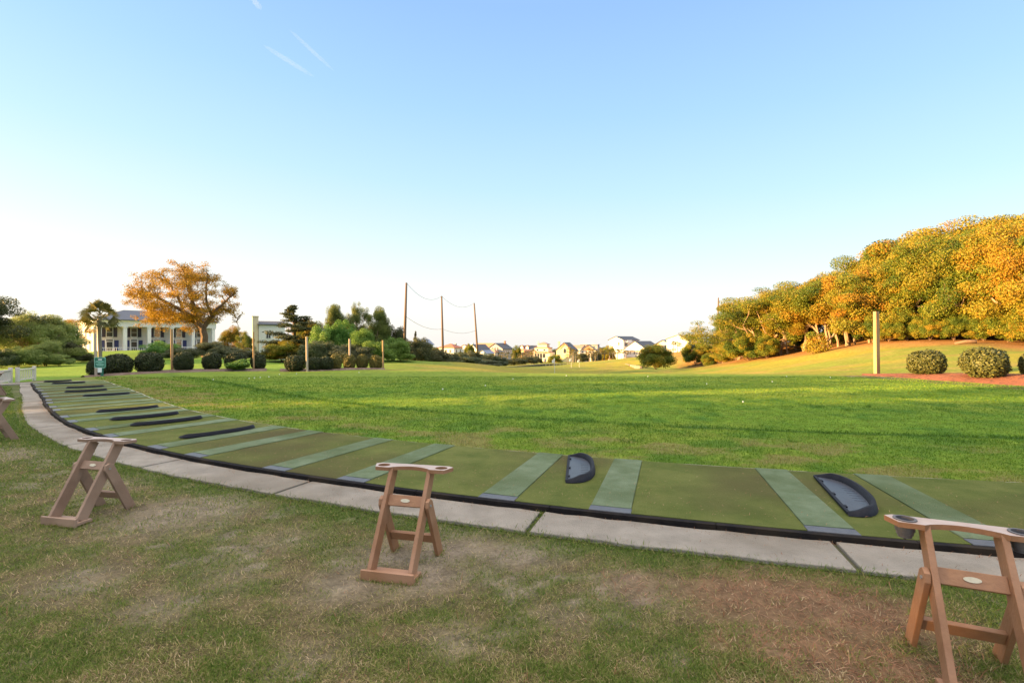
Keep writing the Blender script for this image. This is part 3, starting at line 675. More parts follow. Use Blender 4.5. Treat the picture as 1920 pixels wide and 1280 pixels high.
BALLS = [(1393, 754, 0), (1325, 720, 0), (910, 723, 0), (524, 702, 1), (556, 701, 1), (504, 707, 1), (488, 708, 1), (477, 709, 1), (467, 710, 1), (673, 698.7, 0), (1215, 706, 0), (1062, 704.5, 0), (1475, 706.2, 0), (1557, 708, 0), (1448, 716, 0), (962, 711, 0), (400, 712, 0), (830, 730, 0)]
for (px, py, g) in BALLS:
    d = (EYE - .06) * FPX / (py - 640); v = ground(px, d, .018); b_ = link('golf_ball', bme); b_.location = v
    b_.scale = (.95,) * 3
    tag(b_, 'white golf ball in the loose row on the lawn before the left hedge' if g else 'single white golf ball lying on the green tee lawn', 'golf ball', 'golf balls in a row by the hedge' if g else 'golf balls scattered over the lawn')

# ------------------------------------------------------------------ sign, posts, railings, flags, bulkhead
d = 21.6; v = ground(188, d); root = empty('tee_sign', v, R(-14))
tag(root, 'small green sign with mint lettering on a green post at the end of the mats', 'sign')
def rrect(w, h, r, n=5):
    o = []
    for cx, cy, a in ((w / 2 - r, h / 2 - r, 0), (-w / 2 + r, h / 2 - r, 90), (-w / 2 + r, -h / 2 + r, 180), (w / 2 - r, -h / 2 + r, 270)):
        o += [(cx + r * math.cos(R(a + 90 * k / n)), cy + r * math.sin(R(a + 90 * k / n))) for k in range(n + 1)]
    return o
SG = Matrix.Rotation(R(90), 4, 'X')
MB().box((.06, .03, .17), (.10, .06, .36)).obj('sign_post', M['signgreen'], root, bevel=.004)
T0 = lambda z, y=0, x=0: Matrix.Translation((x, y, z)) @ SG
sb = MB().poly(rrect(.62, .47, .06), [], -.015, .015, T0(.60)).obj('sign_board', M['signgreen'], root)
MB().poly(rrect(.62, .47, .06), [rrect(.575, .425, .05)], .0152, .021, T0(.60)).obj('border', M['signmint'], sb)
MB().poly([(-.11, -.028), (.10, -.028), (.125, .028), (-.05, .022), (-.09, .036), (-.07, .008)], [], .0152, .021, T0(.735)).obj('emblem', M['signwhite'], sb)
tx = MB(); rs = random.Random(5)
for (z, w, h) in ((.655, .42, .030), (.618, .52, .024), (.575, .22, .02), (.540, .46, .022), (.505, .40, .024), (.470, .34, .022)):
    x0 = -w / 2
    while x0 < w / 2:
        lw = rs.uniform(.016, .034); tx.poly([(x0, -h / 2), (x0 + lw, -h / 2), (x0 + lw, h / 2), (x0, h / 2)], [], .0152, .020, T0(z)); x0 += lw + rs.choice((.005, .006, .016))
tx.obj('lettering', M['signmint'], sb)
MB().poly([(-.115, -.10), (.115, -.10), (.115, .10), (-.115, .10)], [], -.004, .004, T0(.268, -.045, .03)).obj('notice', M['signwhite'], root)

PO = [(180, 705, 625, 21.9, .10, 'postpale', 'thin pale post beside the green sign'), (323, 695, 617, 26.0, .12, 'post', 'tall two-tone timber post between two round bushes near the white mansion'),
      (476, 694, 622, 26.2, .08, 'post', 'brown timber post at the right end of the left round bushes'), (576, 697, 631, 24.9, .095, 'postpale', 'pale timber post before the dark bush below the cedar'),
      (656, 691.5, 635, 27.5, .085, 'postpale', 'pale timber post between yellow-green clipped bushes'), (718.5, 692, 638, 27.3, .08, 'post', 'timber post at the right end of the left hedge'),
      (1644, 703.5, 584, 22.4, .20, 'post', 'tall sunlit timber post on the right before the bank')]
for (px, py, pt, d, w, mt, lb) in PO:
    v = ground(px, d); h = zpx(pt, d) - v.z
    mbx = MB(); q = rrect(w, w * .8, w * .08, 2); Vv = []
    for (zz, s, dx) in ((-.1, 1.03, 0), (h * .5, 1, -.006 * h), (h - .02, .97, -.012 * h), (h, .93, -.012 * h)): Vv += [(x * s + dx, y * s, zz) for x, y in q]
    nq = len(q); Fv = [(k * nq + i, k * nq + (i + 1) % nq, (k + 1) * nq + (i + 1) % nq, (k + 1) * nq + i) for k in range(3) for i in range(nq)] + [tuple(range(nq - 1, -1, -1)), tuple(range(3 * nq, 4 * nq))]
    o = mbx.add(Vv, Fv).obj('timber_post', M[mt]); o.location = v; o.rotation_euler = (0, 0, R(38 if w < .2 else 12)); tag(o, lb, 'post', 'timber posts round the tee lawn')

def railing(a, b, h, nb, label, base=None):
    a = Vector(a); b = Vector(b); root = empty('railing', a); tag(root, label, 'railing', 'white railings beyond the path'); d = b - a
    for t in (0, 1):
        p = d * t; MB().box((p.x, p.y, p.z + h / 2 + .02), (.11, .11, h + .12)).obj('post', M['railpaint'], root, bevel=.008)
    for zz, w in ((h - .03, .09), (.10, .06)): MB().bar(Vector((0, 0, zz)) + d * .055 / d.length, d + Vector((0, 0, zz)) - d * .055 / d.length, .05, w, (d.y, -d.x, 0)).obj('top_rail' if zz > .3 else 'bottom_rail', M['railpaint'], root)
    for k in range(nb):
        p = d * ((k + 1) / (nb + 1)); MB().box((p.x, p.y, p.z + (h + .07) / 2), (.035, .035, h - .19)).obj('baluster', M['railpaint'], root)
d0 = 22.0
A_ = ray(33, 717, d0); B_ = ray(64, 712, 24.0); C_ = ray(-14, 724, 19.5)
railing(A_, B_, (717 - 692) / FPX * d0, 7, 'grey-white railing section running back from the corner post')
railing(A_ + Vector((-.16, -.16, 0)), C_, (717 - 692) / FPX * d0, 9, 'pinkish white sloping railing section cut by the left edge')

for k, (px, py, pt, d, lb) in enumerate([(1040, 700, 671, 66, 'white flag on a thin white stick, nearest on the range'), (1071, 688, 671, 104, 'small white flag below the yellow gabled house'), (1086, 687, 673, 108, 'small white flag just right of the yellow gabled house')]):
    v = ground(px, d); h = zpx(pt, d) - v.z; root = empty('target_flag', v); tag(root, lb, 'flag', 'target flags on the range')
    MB().tube([(0, 0, -.1), (0, 0, h)], .030 if k == 0 else .02, 6).obj('flagstick', M['white'], root)
    f = MB(); Vv = []; hh = .62
    for i in range(7):
        x = -.03 - .055 * i * (1.0); y = .05 * math.sin(i * 1.1)
        Vv += [(x, y, h - .02 - .05 * i), (x, y, h - hh - .05 * i + .04 * i)]
    f.add(Vv, [(2 * i, 2 * i + 2, 2 * i + 3, 2 * i + 1) for i in range(6)]).obj('flag_cloth', M['flag'], root)

root = empty('timber_bulkhead', ground(1120, 118)); tag(root, 'low timber bulkhead with pale posts before the distant houses', 'retaining wall')
BP = [(940, 691, 118), (985, 688, 122), (1020, 685, 126), (1060, 684.5, 128), (1110, 684, 128), (1150, 681.5, 124), (1172, 685, 112), (1205, 690, 98)]
bp = [ray(*q) - root.location for q in BP]
wl = MB()
for k in range(len(bp) - 1):
    a = bp[k]; b = bp[k + 1]; wl.bar(a + Vector((0, .12, -.1)), b + Vector((0, .12, -.1)), .8, .12, ((b - a).y, -(b - a).x, 0)); wl.bar(a + Vector((0, 0, .34)), b + Vector((0, 0, .34)), .08, .4, ((b - a).y, -(b - a).x, 0))
wl.obj('wall', M['bulk'], root)
for k in range(len(bp) - 1):
    n = 6 if k < 5 else 4
    for i in range(n):
        p = bp[k].lerp(bp[k + 1], (i + .5) / n); MB().box((p.x, p.y - .12, p.z - .1), (.24, .24, .85)).obj('post', M['bulkpost'] if k >= 2 else M['bulk'], root)

# mulch beds
def bed(name, pts, mat, h=.05, label=None):
    """low mound of bark over an outline given as near/far pairs"""
    Vv = []; Fv = []
    for (a, b) in pts:
        a = Vector(a); b = Vector(b)
        for i in range(6):
            t = i / 5; p = a.lerp(b, t); z = hz(p.x, p.y); Vv.append((p.x, p.y, z + (h * math.sin(math.pi * t) ** .5 if 0 < i < 5 else -.03)))
    for k in range(len(pts) - 1):
        for i in range(5): q = k * 6 + i; Fv.append((q, q + 6, q + 7, q + 1))
    tag(MB().add(Vv, Fv).obj(name, mat, smooth=True), label, None, kind='structure')
def bedpts(near, far, n=18):
    a = [ray(px, 0, 1) for px, d in near]; o = []
    for k in range(n + 1):
        t = k / n
        px = np.interp(t, np.linspace(0, 1, len(near)), [q[0] for q in near]); d1 = np.interp(t, np.linspace(0, 1, len(near)), [q[1] for q in near])
        qx = np.interp(t, np.linspace(0, 1, len(far)), [q[0] for q in far]); d2 = np.interp(t, np.linspace(0, 1, len(far)), [q[1] for q in far])
        o.append((((px - 960) / FPX * d1, d1, 0), ((qx - 960) / FPX * d2, d2, 0)))
    return o
bed('mulch_bed', bedpts([(1615, 22.0), (1690, 20.4), (1760, 18.9), (1850, 17.6), (1960, 16.0), (2080, 14)], [(1620, 23.0), (1700, 22.6), (1770, 21.6), (1860, 20.4), (1970, 18.8), (2090, 17)], 24), M['mulch'], .06)
bed('mulch_bed', bedpts([(160, 20.9), (215, 21.6), (300, 23.4), (380, 24.4), (500, 25.0)], [(150, 23.0), (215, 25), (300, 26.6), (380, 27.4), (500, 28.0)], 24), M['mulch_dark'], .07)
bed('mulch_bed', bedpts([(525, 24.6), (590, 24.8), (655, 26.0), (722, 26.6)], [(525, 27.0), (590, 27.5), (655, 28.8), (722, 28.6)], 16), M['mulch_dark'], .07)

# ------------------------------------------------------------------ vegetation
def leaves(cent, rad, n, size, seed, flat=.7, asp=.55, outw=.7, tonevar=.25, pw=.45, up=.3, droop=0.0):
    """n leaf-sized quads spread through each clump (cent, rad)"""
    rg = np.random.default_rng(seed); cent = np.asarray(cent, float); rad = np.asarray(rad, float); m = len(cent)
    w = rad ** 2; k = rg.choice(m, n, p=w / w.sum())
    d = rg.normal(size=(n, 3)); d /= np.linalg.norm(d, axis=1, keepdims=True)
    p = cent[k] + d * (rad[k] * rg.random(n) ** pw)[:, None] * np.array([1, 1, flat])
    nr = d * outw + rg.normal(size=(n, 3)) * .55 + np.array([0, 0, up]); nr /= np.linalg.norm(nr, axis=1, keepdims=True)
    t = np.cross(nr, rg.normal(size=(n, 3))); t /= np.linalg.norm(t, axis=1, keepdims=True); t[:, 2] -= droop; bt = np.cross(nr, t)
    L_ = size * (.6 + .8 * rg.random(n)); W_ = L_ * asp
    Vv = np.stack([p - t * L_[:, None] / 2, p + bt * W_[:, None] / 2, p + t * L_[:, None] / 2, p - bt * W_[:, None] / 2], 1).reshape(-1, 3)
    tone = np.clip(rg.random(m)[k] * .58 + .21 + rg.normal(0, tonevar * .42, n), 0, 1)
    return Vv, np.arange(n * 4).reshape(-1, 4), tone
def grow(seed, H, r0, levels=3, first=.3, spread=(28, 55), nch=(2, 3), wig=.18, upw=.12, lean=(0, 0, 1), trunks=1, shrink=.78, nside=6, outpull=0.0):
    rs = random.Random(seed); mb = MB(); tips = []
    def rv(): return Vector((rs.gauss(0, 1), rs.gauss(0, 1), rs.gauss(0, 1)))
    def rec(p, d, l, r, lev):
        pts = [p.copy()]; rad = [r]
        for k in range(4):
            d = (d + rv() * wig + Vector((0, 0, upw)) + Vector((d.x, d.y, 0)) * outpull).normalized(); p = p + d * (l / 4); pts.append(p.copy()); rad.append(r * (1 - .09 * (k + 1)))
        mb.tube(pts, rad, nside if lev > 1 else 4, cap=False)
        if lev <= 0: tips.append((p, l)); tips.append((pts[2], l * .8)); return
        n = rs.randint(*nch) + (1 if lev == levels else 0); az = rs.uniform(0, 6.28)
        for k in range(n):
            an = R(rs.uniform(*spread)); a = az + 6.2832 * k / n + rs.uniform(-.4, .4)
            u = d.orthogonal().normalized(); w = d.cross(u); nd = (d * math.cos(an) + (u * math.cos(a) + w * math.sin(a)) * math.sin(an)).normalized()
            rec(p if k < 2 else pts[3], nd, l * rs.uniform(.85, 1.1) * shrink, r * .62, lev - 1)
    for t in range(trunks):
        dl = Vector(lean) + (Vector((rs.uniform(-.45, .45), rs.uniform(-.45, .45), 0)) if trunks > 1 else Vector((0, 0, 0)))
        s0 = Vector((rs.uniform(-.25, .25), rs.uniform(-.25, .25), -.25)) if trunks > 1 else Vector((0, 0, -.25))
        rec(s0, dl.normalized(), H * first, r0 * (1 if trunks == 1 else rs.uniform(.55, .8)), levels)
    return mb, tips
class Proto:
    def __init__(s, trunk, crown, mats, names=('trunk', 'crown')):
        s.trunk = trunk; s.crown = crown; s.mats = mats; s.names = names
        co = np.empty(len(crown.vertices) * 3, np.float32); crown.vertices.foreach_get('co', co); co = co.reshape(-1, 3)
        s.h = float(np.percentile(co[:, 2], 99.7)); s.w = float(np.percentile(co[:, 0], 98.5) - np.percentile(co[:, 0], 1.5))
def plant(pr, name, loc, sxy, sz, rz, label, cat, group=None, leafm=None, trunkm=None, cols=True):
    root = empty(name, loc, rz); root.scale = (sxy, sxy, sz); tag(root, label, cat, group)
    for me, nm, mt in ((pr.trunk, pr.names[0], trunkm or pr.mats[0]), (pr.crown, pr.names[1], leafm or pr.mats[1])):
        if me is None: continue
        if not me.materials: me.materials.append(mt)
        o = bpy.data.objects.new(nm, me); COL.objects.link(o); o.parent = root
        o.material_slots[0].link = 'OBJECT'; o.material_slots[0].material = mt
    return root
def oak(seed, H=8.5, n=64000, size=.10, levels=3, first=.25, rb=(.48, .98), trunks=1, r0=.185, lean=(0, 0, 1), low=0.0, zlow=(.5, 2.6), spread=(28, 58), upw=.10, flat=.50):
    mb, tips = grow(seed, H, r0, levels, first, spread, lean=lean, trunks=trunks, upw=upw)
    rs = random.Random(seed + 1); c = [tuple(p) for p, l in tips]; r = [rs.uniform(*rb) for _ in tips]
    if low:     # foliage hanging low round the foot
        for k in range(int(low)):
            a = rs.uniform(0, 6.28); q = rs.uniform(.8, 2.9); c.append((q * math.cos(a), q * math.sin(a), rs.uniform(*zlow))); r.append(rs.uniform(.7, 1.1))
    for k in range(18):        # clumps between the limbs
        i = rs.randrange(len(tips)); q = tips[i][0]; f_ = rs.uniform(.6, 1.0); c.append((q.x * f_, q.y * f_, q.z * rs.uniform(.60, .98))); r.append(rs.uniform(*rb))
    V_, F_, t_ = leaves(c, r, n, size, seed + 2, flat, pw=.30, outw=.55, up=.55)
    return Proto(mb.mesh('oak_trunk'), np_mesh('oak_crown', V_, F_, t_), (M['bark'], M['lf_hill']))
ZL = dict(low=16, zlow=(2.5, 4.6))
OAK = [oak(11, **ZL), oak(23, trunks=2, lean=(.15, 0, 1), **ZL), oak(37, lean=(-.2, 0, 1), **ZL), oak(52, trunks=3, first=.30, **ZL)]
OAKLOW = [oak(61, low=16, n=70000, trunks=2), oak(75, low=18, n=70000, trunks=3), oak(88, low=14, n=70000)]
def shrub(seed, n=4200, size=.15, w=1.6, h=1.6, m=16, cl=.6):
    rs = random.Random(seed); c = []; r = []
    for k in range(m):
        a = rs.uniform(0, 6.28); q = w * .5 * math.sqrt(rs.random()) * .8; zz = h * (.18 + .62 * rs.random() * (1 - (q / (w * .5)) ** 2 * .6)); c.append((q * math.cos(a), q * math.sin(a), zz)); r.append(rs.uniform(.20, .42) * min(w, h) * cl)
    st = MB()
    for k in range(6):
        a = rs.uniform(0, 6.28); p = Vector((.1 * math.cos(a), .1 * math.sin(a), -.08)); q = Vector(c[k]); st.tube([p, p.lerp(q, .5) + Vector((0, 0, .1)), q], [.03, .022, .012], 5)
    V_, F_, t_ = leaves(c, r, n, size, seed + 5, .85, pw=.30)
    V_[:, 2] = np.maximum(V_[:, 2], -.02)
    return Proto(st.mesh('shrub_stems'), np_mesh('shrub_leaves', V_, F_, t_), (M['barkdark'], M['lf_scrub']), ('stems', 'foliage'))
OAKSLIM = [oak(102, H=9, first=.40, levels=2, r0=.17, n=40000, rb=(.8, 1.3)), oak(119, H=9, first=.36, levels=2, r0=.15, n=40000, rb=(.8, 1.3), lean=(.2, 0, 1))]
SHR = [shrub(3), shrub(8), shrub(14, m=22)]
BIG = [shrub(31, 36000, .125, 5, 5, 68, .40), shrub(44, 36000, .125, 5, 5, 80, .40), shrub(57, 36000, .125, 5.5, 4.4, 72, .40)]

def boxwood(seed, n=7000):
    """clipped bush: leaves packed just under a rounded, slightly flat-topped surface"""
    rg = np.random.default_rng(seed); d = rg.normal(size=(n, 3)); d /= np.linalg.norm(d, axis=1, keepdims=True)
    e = 2.5; k = 1 / (np.abs(d[:, 0]) ** e + np.abs(d[:, 1]) ** e + np.abs(d[:, 2]) ** e) ** (1 / e)
    bump = 1 + .26 * (fbm(d[:, 0] * 2.4 + 9 + seed, d[:, 1] * 2.4 + d[:, 2] * 2.1, seed, 3) - .5)
    rr = k * bump * (1 - .30 * rg.random(n) ** 2.2) * (1 + .07 * (rg.random(n) > .93))
    p = d * rr[:, None] * np.array([.62, .62, .58]); p[:, 2] += .585
    p[:, 2] = np.maximum(p[:, 2], 0)
    nr = d * .8 + rg.normal(size=(n, 3)) * .5; nr /= np.linalg.norm(nr, axis=1, keepdims=True)
    t = np.cross(nr, rg.normal(size=(n, 3))); t /= np.linalg.norm(t, axis=1, keepdims=True); bt = np.cross(nr, t)
    L_ = .085 * (.6 + .8 * rg.random(n)); W_ = L_ * .6
    Vv = np.stack([p - t * L_[:, None] / 2, p + bt * W_[:, None] / 2, p + t * L_[:, None] / 2, p - bt * W_[:, None] / 2], 1).reshape(-1, 3)
    st = MB(); rs = random.Random(seed)
    for q in range(7):
        a = rs.uniform(0, 6.28); st.tube([(.05 * math.cos(a), .05 * math.sin(a), -.06), (.2 * math.cos(a), .2 * math.sin(a), .4), (.38 * math.cos(a), .38 * math.sin(a), .8)], [.022, .016, .008], 5)
    return Proto(st.mesh('box_stems'), np_mesh('box_leaves', Vv, np.arange(n * 4).reshape(-1, 4), np.clip(rg.random(n) * .8, 0, 1)), (M['barkdark'], M['lf_box']), ('stems', 'foliage'))
BOX = [boxwood(2), boxwood(6), boxwood(9)]
BX = [(182, 703, 671, 34, 22.2, 'dark clipped bush behind the green sign'), (220, 700, 663, 56, 23.6, 'broad dark clipped bush right of the green sign'), (280, 699, 660, 50, 24.6, 'round dark clipped bush in front of the mansion columns'), (345, 697, 658, 38, 25.4, 'round dark clipped bush touching the two-tone post'),
      (397, 694.5, 660, 37, 26.2, 'round clipped bush alone right of the two-tone post, below the spreading oak'), (442, 693.5, 660, 42, 26.4, 'round clipped bush with a light green sprout at its foot'), (484, 693, 662, 30, 26.6, 'dark upright bush at the brown post'),
      (553, 697, 665, 40, 25.2, 'dark round bush starting the second hedge group, below the cedar'), (588, 696, 669, 32, 25.6, 'low dark bush just right of the pale post'), (610, 696, 667, 34, 26.0, 'dark bush with lighter top in the second hedge group'),
      (629, 694, 664, 26, 26.6, 'small bush sunlit yellow at its top left'), (655, 691, 664, 26, 27.6, 'sunlit yellow bush behind a pale post'), (679, 691, 663, 24, 27.9, 'bush with sunlit yellow left side and dark right side'), (705, 691.5, 665, 28, 27.9, 'last clipped bush of the left hedge beside its end post'),
      (1738, 705.5, 655, 70, 21.0, 'round clipped bush on red mulch next to the sunlit post'), (1845, 711, 649, 82, 18.9, 'larger round clipped bush on red mulch near the right edge'), (1934, 712, 660, 40, 18.4, 'clipped bush cut by the right edge of the photo'), (2010, 716, 650, 84, 17.6, 'clipped bush outside the right edge')]
for k, (px, py, pt, wpx, d, lb) in enumerate(BX):
    v = ground(px, d, -.02); pr = BOX[k % 3]; h = zpx(pt, d) - v.z; w = wpx / FPX * d
    plant(pr, 'clipped_bush', v, w / 1.50, h / 1.22, k * 1.3, lb, 'bush', 'clipped bushes on the bark beds', M['lf_boxsun'] if 10 <= k <= 13 else M['lf_boxlit'] if k >= 14 else None)
plant(SHR[0], 'small_shrub', ground(452, 25.6), .75, .42, 0, 'light green sprouting shrub at the foot of a clipped bush', 'shrub', None, M['lf_vine'])

# ---- the bank of live oaks on the right
def oakat(pr, px, pt, d, rel, rz, label, group, name='live_oak', leafm=None, dz=0, sxy=None):
    v = ground(px, d, dz); s = (zpx(pt, d) - v.z) / pr.h
    return plant(pr, name, v, (sxy or s * rel), s, rz, label, 'tree', group, leafm)
ROW = [(1356, 628, 84), (1388, 585, 74), (1424, 556, 65), (1462, 540, 60.5), (1508, 540, 58), (1548, 522, 54.5), (1590, 512, 51), (1636, 496, 48), (1682, 474, 46.5), (1730, 452, 45), (1786, 440, 43.5), (1836, 436, 41.5), (1884, 424, 39.5), (1938, 424, 37), (2010, 404, 35), (2100, 385, 33)]
BACK = [(1332, 646, 96), (1372, 604, 88), (1408, 560, 78), (1446, 545, 71), (1490, 546, 69), (1532, 525, 65), (1575, 508, 60), (1618, 490, 57), (1660, 472, 55), (1705, 450, 54), (1752, 424, 52), (1800, 418, 51), (1846, 425, 49), (1892, 406, 46), (1945, 416, 44), (2030, 400, 42)]
THIRD = [(1404, 588, 92), (1460, 562, 82), (1520, 530, 78), (1585, 505, 72), (1650, 475, 68), (1715, 455, 65), (1775, 438, 62), (1830, 435, 60), (1885, 425, 56), (1950, 420, 54)]
rs = random.Random(4)
for k, (px, pt, d) in enumerate(ROW):
    low = k >= 7 or k < 2
    pr = (OAKLOW if low else OAK)[k % (3 if low else 4)]
    lb = f"front-row live oak on the right bank, {ORD[k]} from its low far end" if k < 14 else 'live oak of the right bank beyond the right edge'
    oakat(pr, px, pt, d, (rs.uniform(.66, .84) if k >= 7 else rs.uniform(.85, 1.05)) * (1.25 if k < 4 else 1), rs.uniform(0, 6.28), lb, 'live oaks on the right bank')
for k, (px, pt, d) in enumerate(BACK):
    lb = f"live oak behind the front row, {ORD[k]} skyline crown from the far end" if k < 15 else 'live oak of the right bank beyond the right edge'
    oakat(OAKLOW[(k + 1) % 3] if k % 2 else OAK[k % 4], px, pt, d, rs.uniform(.75, .95), rs.uniform(0, 6.28), lb, 'live oaks on the right bank')
for k, (px, pt, d) in enumerate(THIRD):
    oakat(OAK[k % 4], px, pt, d, rs.uniform(1, 1.2), rs.uniform(0, 6.28), f"half hidden live oak deep in the right wood, {ORD[k]} from its far end", 'live oaks on the right bank')
for k, (px, pt, d) in enumerate([(1436, 560, 63), (1478, 556, 59.5), (1528, 545, 56.5), (1556, 540, 54.5), (1572, 530, 53), (1412, 570, 66), (1604, 525, 50.5)]):
    oakat(OAKSLIM[k % 2], px, pt, d, .8, k * 2.3, f"slim oak with a pale sunlit trunk on the right bank, {ORD[k]} of the slim ones" if False else ['slim pale-trunked oak among forked oaks on the right bank', 'slim pale-trunked oak beside the glimpsed white house', 'slender pale trunk standing before dark shade on the right bank', 'slender leaning pale trunk on the right bank', 'slender pale trunk nearest the big forked oak on the bank', 'slim pale oak at the lower end of the right bank', 'slim oak left of the tall sunlit post'][k], 'live oaks on the right bank')
UND = [(1330, 662, 690, 88), (1358, 655, 684, 80), (1640, 590, 642, 46), (1668, 600, 640, 44.5), (1700, 588, 637, 44), (1742, 596, 640, 42.5), (1790, 590, 641, 41), (1845, 596, 643, 39.5), (1890, 580, 645, 38), (1930, 584, 650, 36), (1770, 560, 640, 44.5), (1660, 560, 640, 47.5), (1866, 565, 640, 41), (1560, 612, 652, 56), (1500, 628, 660, 63), (1450, 630, 664, 66), (1990, 590, 660, 34), (1404, 626, 672, 61), (1438, 630, 668, 58.5), (1380, 634, 676, 66)]
for k, (px, pt, pb, d) in enumerate(UND):
    v = ground(px, d); pr = BIG[k % 3]; h = zpx(pt, d) - v.z
    plant(pr, 'understory_shrub', v, max(.32, h / pr.h * rs.uniform(.85, 1.15)), h / pr.h, rs.uniform(0, 6), f"leafy shrub filling under the oaks of the right bank, {ORD[k]} of the undergrowth, mixed green and gold" if False else
          ('leafy shrub at the far low end of the right wood' if k < 2 or k > 16 else 'shadowed shrub between the pale oak trunks' if 13 <= k <= 15 else 'dense leafy shrub filling in below the oaks above the mulch bed'), 'shrub', 'shrubs under the oaks of the bank', M['lf_hill'])
# leaf-litter saplings and a fallen trunk at the edge of the wood
v1 = ground(1790, 38.5, .08); v2 = ground(1832, 37.6, .2); tag(MB().tube([v1, (v1 + v2) / 2 + Vector((0, 0, .08)), v2], [.10, .12, .14], 8).obj('fallen_trunk', M['barkdark'], smooth=True), 'dark fallen trunk lying at the edge of the wood above the round bushes', 'log')

# ---- left side: bushy trees, palm, bare oak, cedar, thicket
LT = [(22, 600, 52, 1.15, 'BIG', 'lf_green', 'bushy tree at the far left edge with orange-lit top'), (62, 588, 50, 1.0, 'OAK', 'lf_green', 'tallest pale green bushy tree of the left clump'), (104, 592, 52, 1.0, 'OAK', 'lf_green', 'green bushy tree with dark hollows right of the tallest in the left clump'),
      (86, 640, 46, 1.3, 'OAK', 'lf_green', 'pale green rounded bush at the front of the left clump'), (128, 640, 54, 1.05, 'BIG', 'lf_scrub', 'dull green tree beside the mansion side wall'), (152, 660, 58, 1.2, 'BIG', 'lf_scrub', 'grey-green shrub left of the palm trunk'),
      (44, 598, 55, 1.15, 'BIG', 'lf_green', 'dense green tree filling the left part of the left clump'), (88, 604, 57, 1.2, 'BIG', 'lf_green', 'dense green tree behind the dark hollows of the left clump'), (70, 660, 45, 1.5, 'BIG', 'lf_green', 'light green bush low in the middle of the left clump'),
      (36, 650, 44, 1.4, 'BIG', 'lf_green', 'light green bush above the white railing'), (-20, 596, 56, 1.2, 'BIG', 'lf_green', 'green tree cut by the left edge'), (4, 655, 43, 1.3, 'BIG', 'lf_scrub', 'dark shrub above the sloping railing'), (166, 662, 56, 1.2, 'BIG', 'lf_scrub', 'low grey shrub behind the thin pale post'),
      (112, 664, 46, 1.6, 'BIG', 'lf_green', 'low green bush at the right foot of the left clump')]
for k, (px, pt, d, rel, kd, lm, lb) in enumerate(LT):
    v = ground(px, d); pr = OAKLOW[k % 3] if kd == 'OAK' else BIG[k % 3]; s = (zpx(pt, d) - v.z) / pr.h
    plant(pr, 'bushy_tree', v, s * rel, s, k * 1.7, lb, 'tree', 'trees of the clump at the left', M[lm])
for px, pt, d, lb in ((118, 600, 72, 'orange-lit oak behind the left clump against the mansion wall'), (-24, 560, 46, 'dark oak reaching in at the left edge')):
    oakat(OAK[0], px, pt, d, 1.0, 1.2, lb, None, leafm=M['lf_gold'] if d > 60 else M['lf_dark'])

def palm(seed, H=4.2, n=30, fr=1.0, seg=13):
    rs = random.Random(seed); tr = MB(); pts = []; x = 0
    for k in range(8): pts.append((.04 * math.sin(k * .9), .03 * math.cos(k * 1.3), -.2 + (H + .2) * k / 7))
    tr.tube(pts, [.17, .15, .14, .14, .135, .13, .14, .12], 9)
    Vv = []; Fv = []; tone = []; top = Vector((pts[-1][0], pts[-1][1], H))
    for k in range(n):
        az = 6.2832 * k * .381966 + rs.uniform(-.2, .2); el = R(86 - 140 * (k / n) + rs.uniform(-8, 8))
        d = Vector((math.cos(az) * math.cos(el), math.sin(az) * math.cos(el), math.sin(el))); s = Vector((-math.sin(az), math.cos(az), 0)); u = s.cross(d) * -1; ro = rs.uniform(-.9, .9); s, u = s * math.cos(ro) + u * math.sin(ro), u * math.cos(ro) - s * math.sin(ro)
        pl = fr * rs.uniform(.62, .85); b0 = top + d * .08; b1 = top + d * pl - Vector((0, 0, .10 * pl))
        o = len(Vv); Vv += [b0 - s * .022, b0 + s * .022, b1 + s * .016, b1 - s * .016]; Fv.append((o, o + 1, o + 2, o + 3)); tn = rs.random(); tone.append(tn * .6)
        for j in range(seg):
            f = (j / (seg - 1) - .5) * 2; an = f * 1.35; L_ = fr * rs.uniform(.62, .82) * (1 - .25 * abs(f)); dd = (d * math.cos(an) + s * math.sin(an) + u * .12 * (abs(f))).normalized()
            m_ = b1 + dd * L_ * .55; e_ = b1 + dd * L_ - Vector((0, 0, .22 * L_)); pw = dd.cross(u).normalized() * .055 * fr
            o = len(Vv); Vv += [b1, m_ + pw, e_, m_ - pw]; Fv.append((o, o + 1, o + 2, o + 3)); tone.append(min(1, max(0, tn + rs.gauss(0, .15))))
    return Proto(tr.mesh('palm_trunk'), np_mesh('palm_fronds', np.array([tuple(p) for p in Vv]), np.array(Fv), tone), (M['palmbark'], M['lf_palm']), ('trunk', 'fronds'))
PALM = [palm(3, 4.2, 34), palm(9, 4.4, 26, .95, 7), palm(15, 3.6, 26, 1.0, 7)]
v = ground(187, 31); s = (zpx(562, 31) - v.z) / (PALM[0].h); plant(PALM[0], 'palm_tree', v, s * .95, s, .4, 'cabbage palm with round dark crown standing before the mansion corner', 'palm')

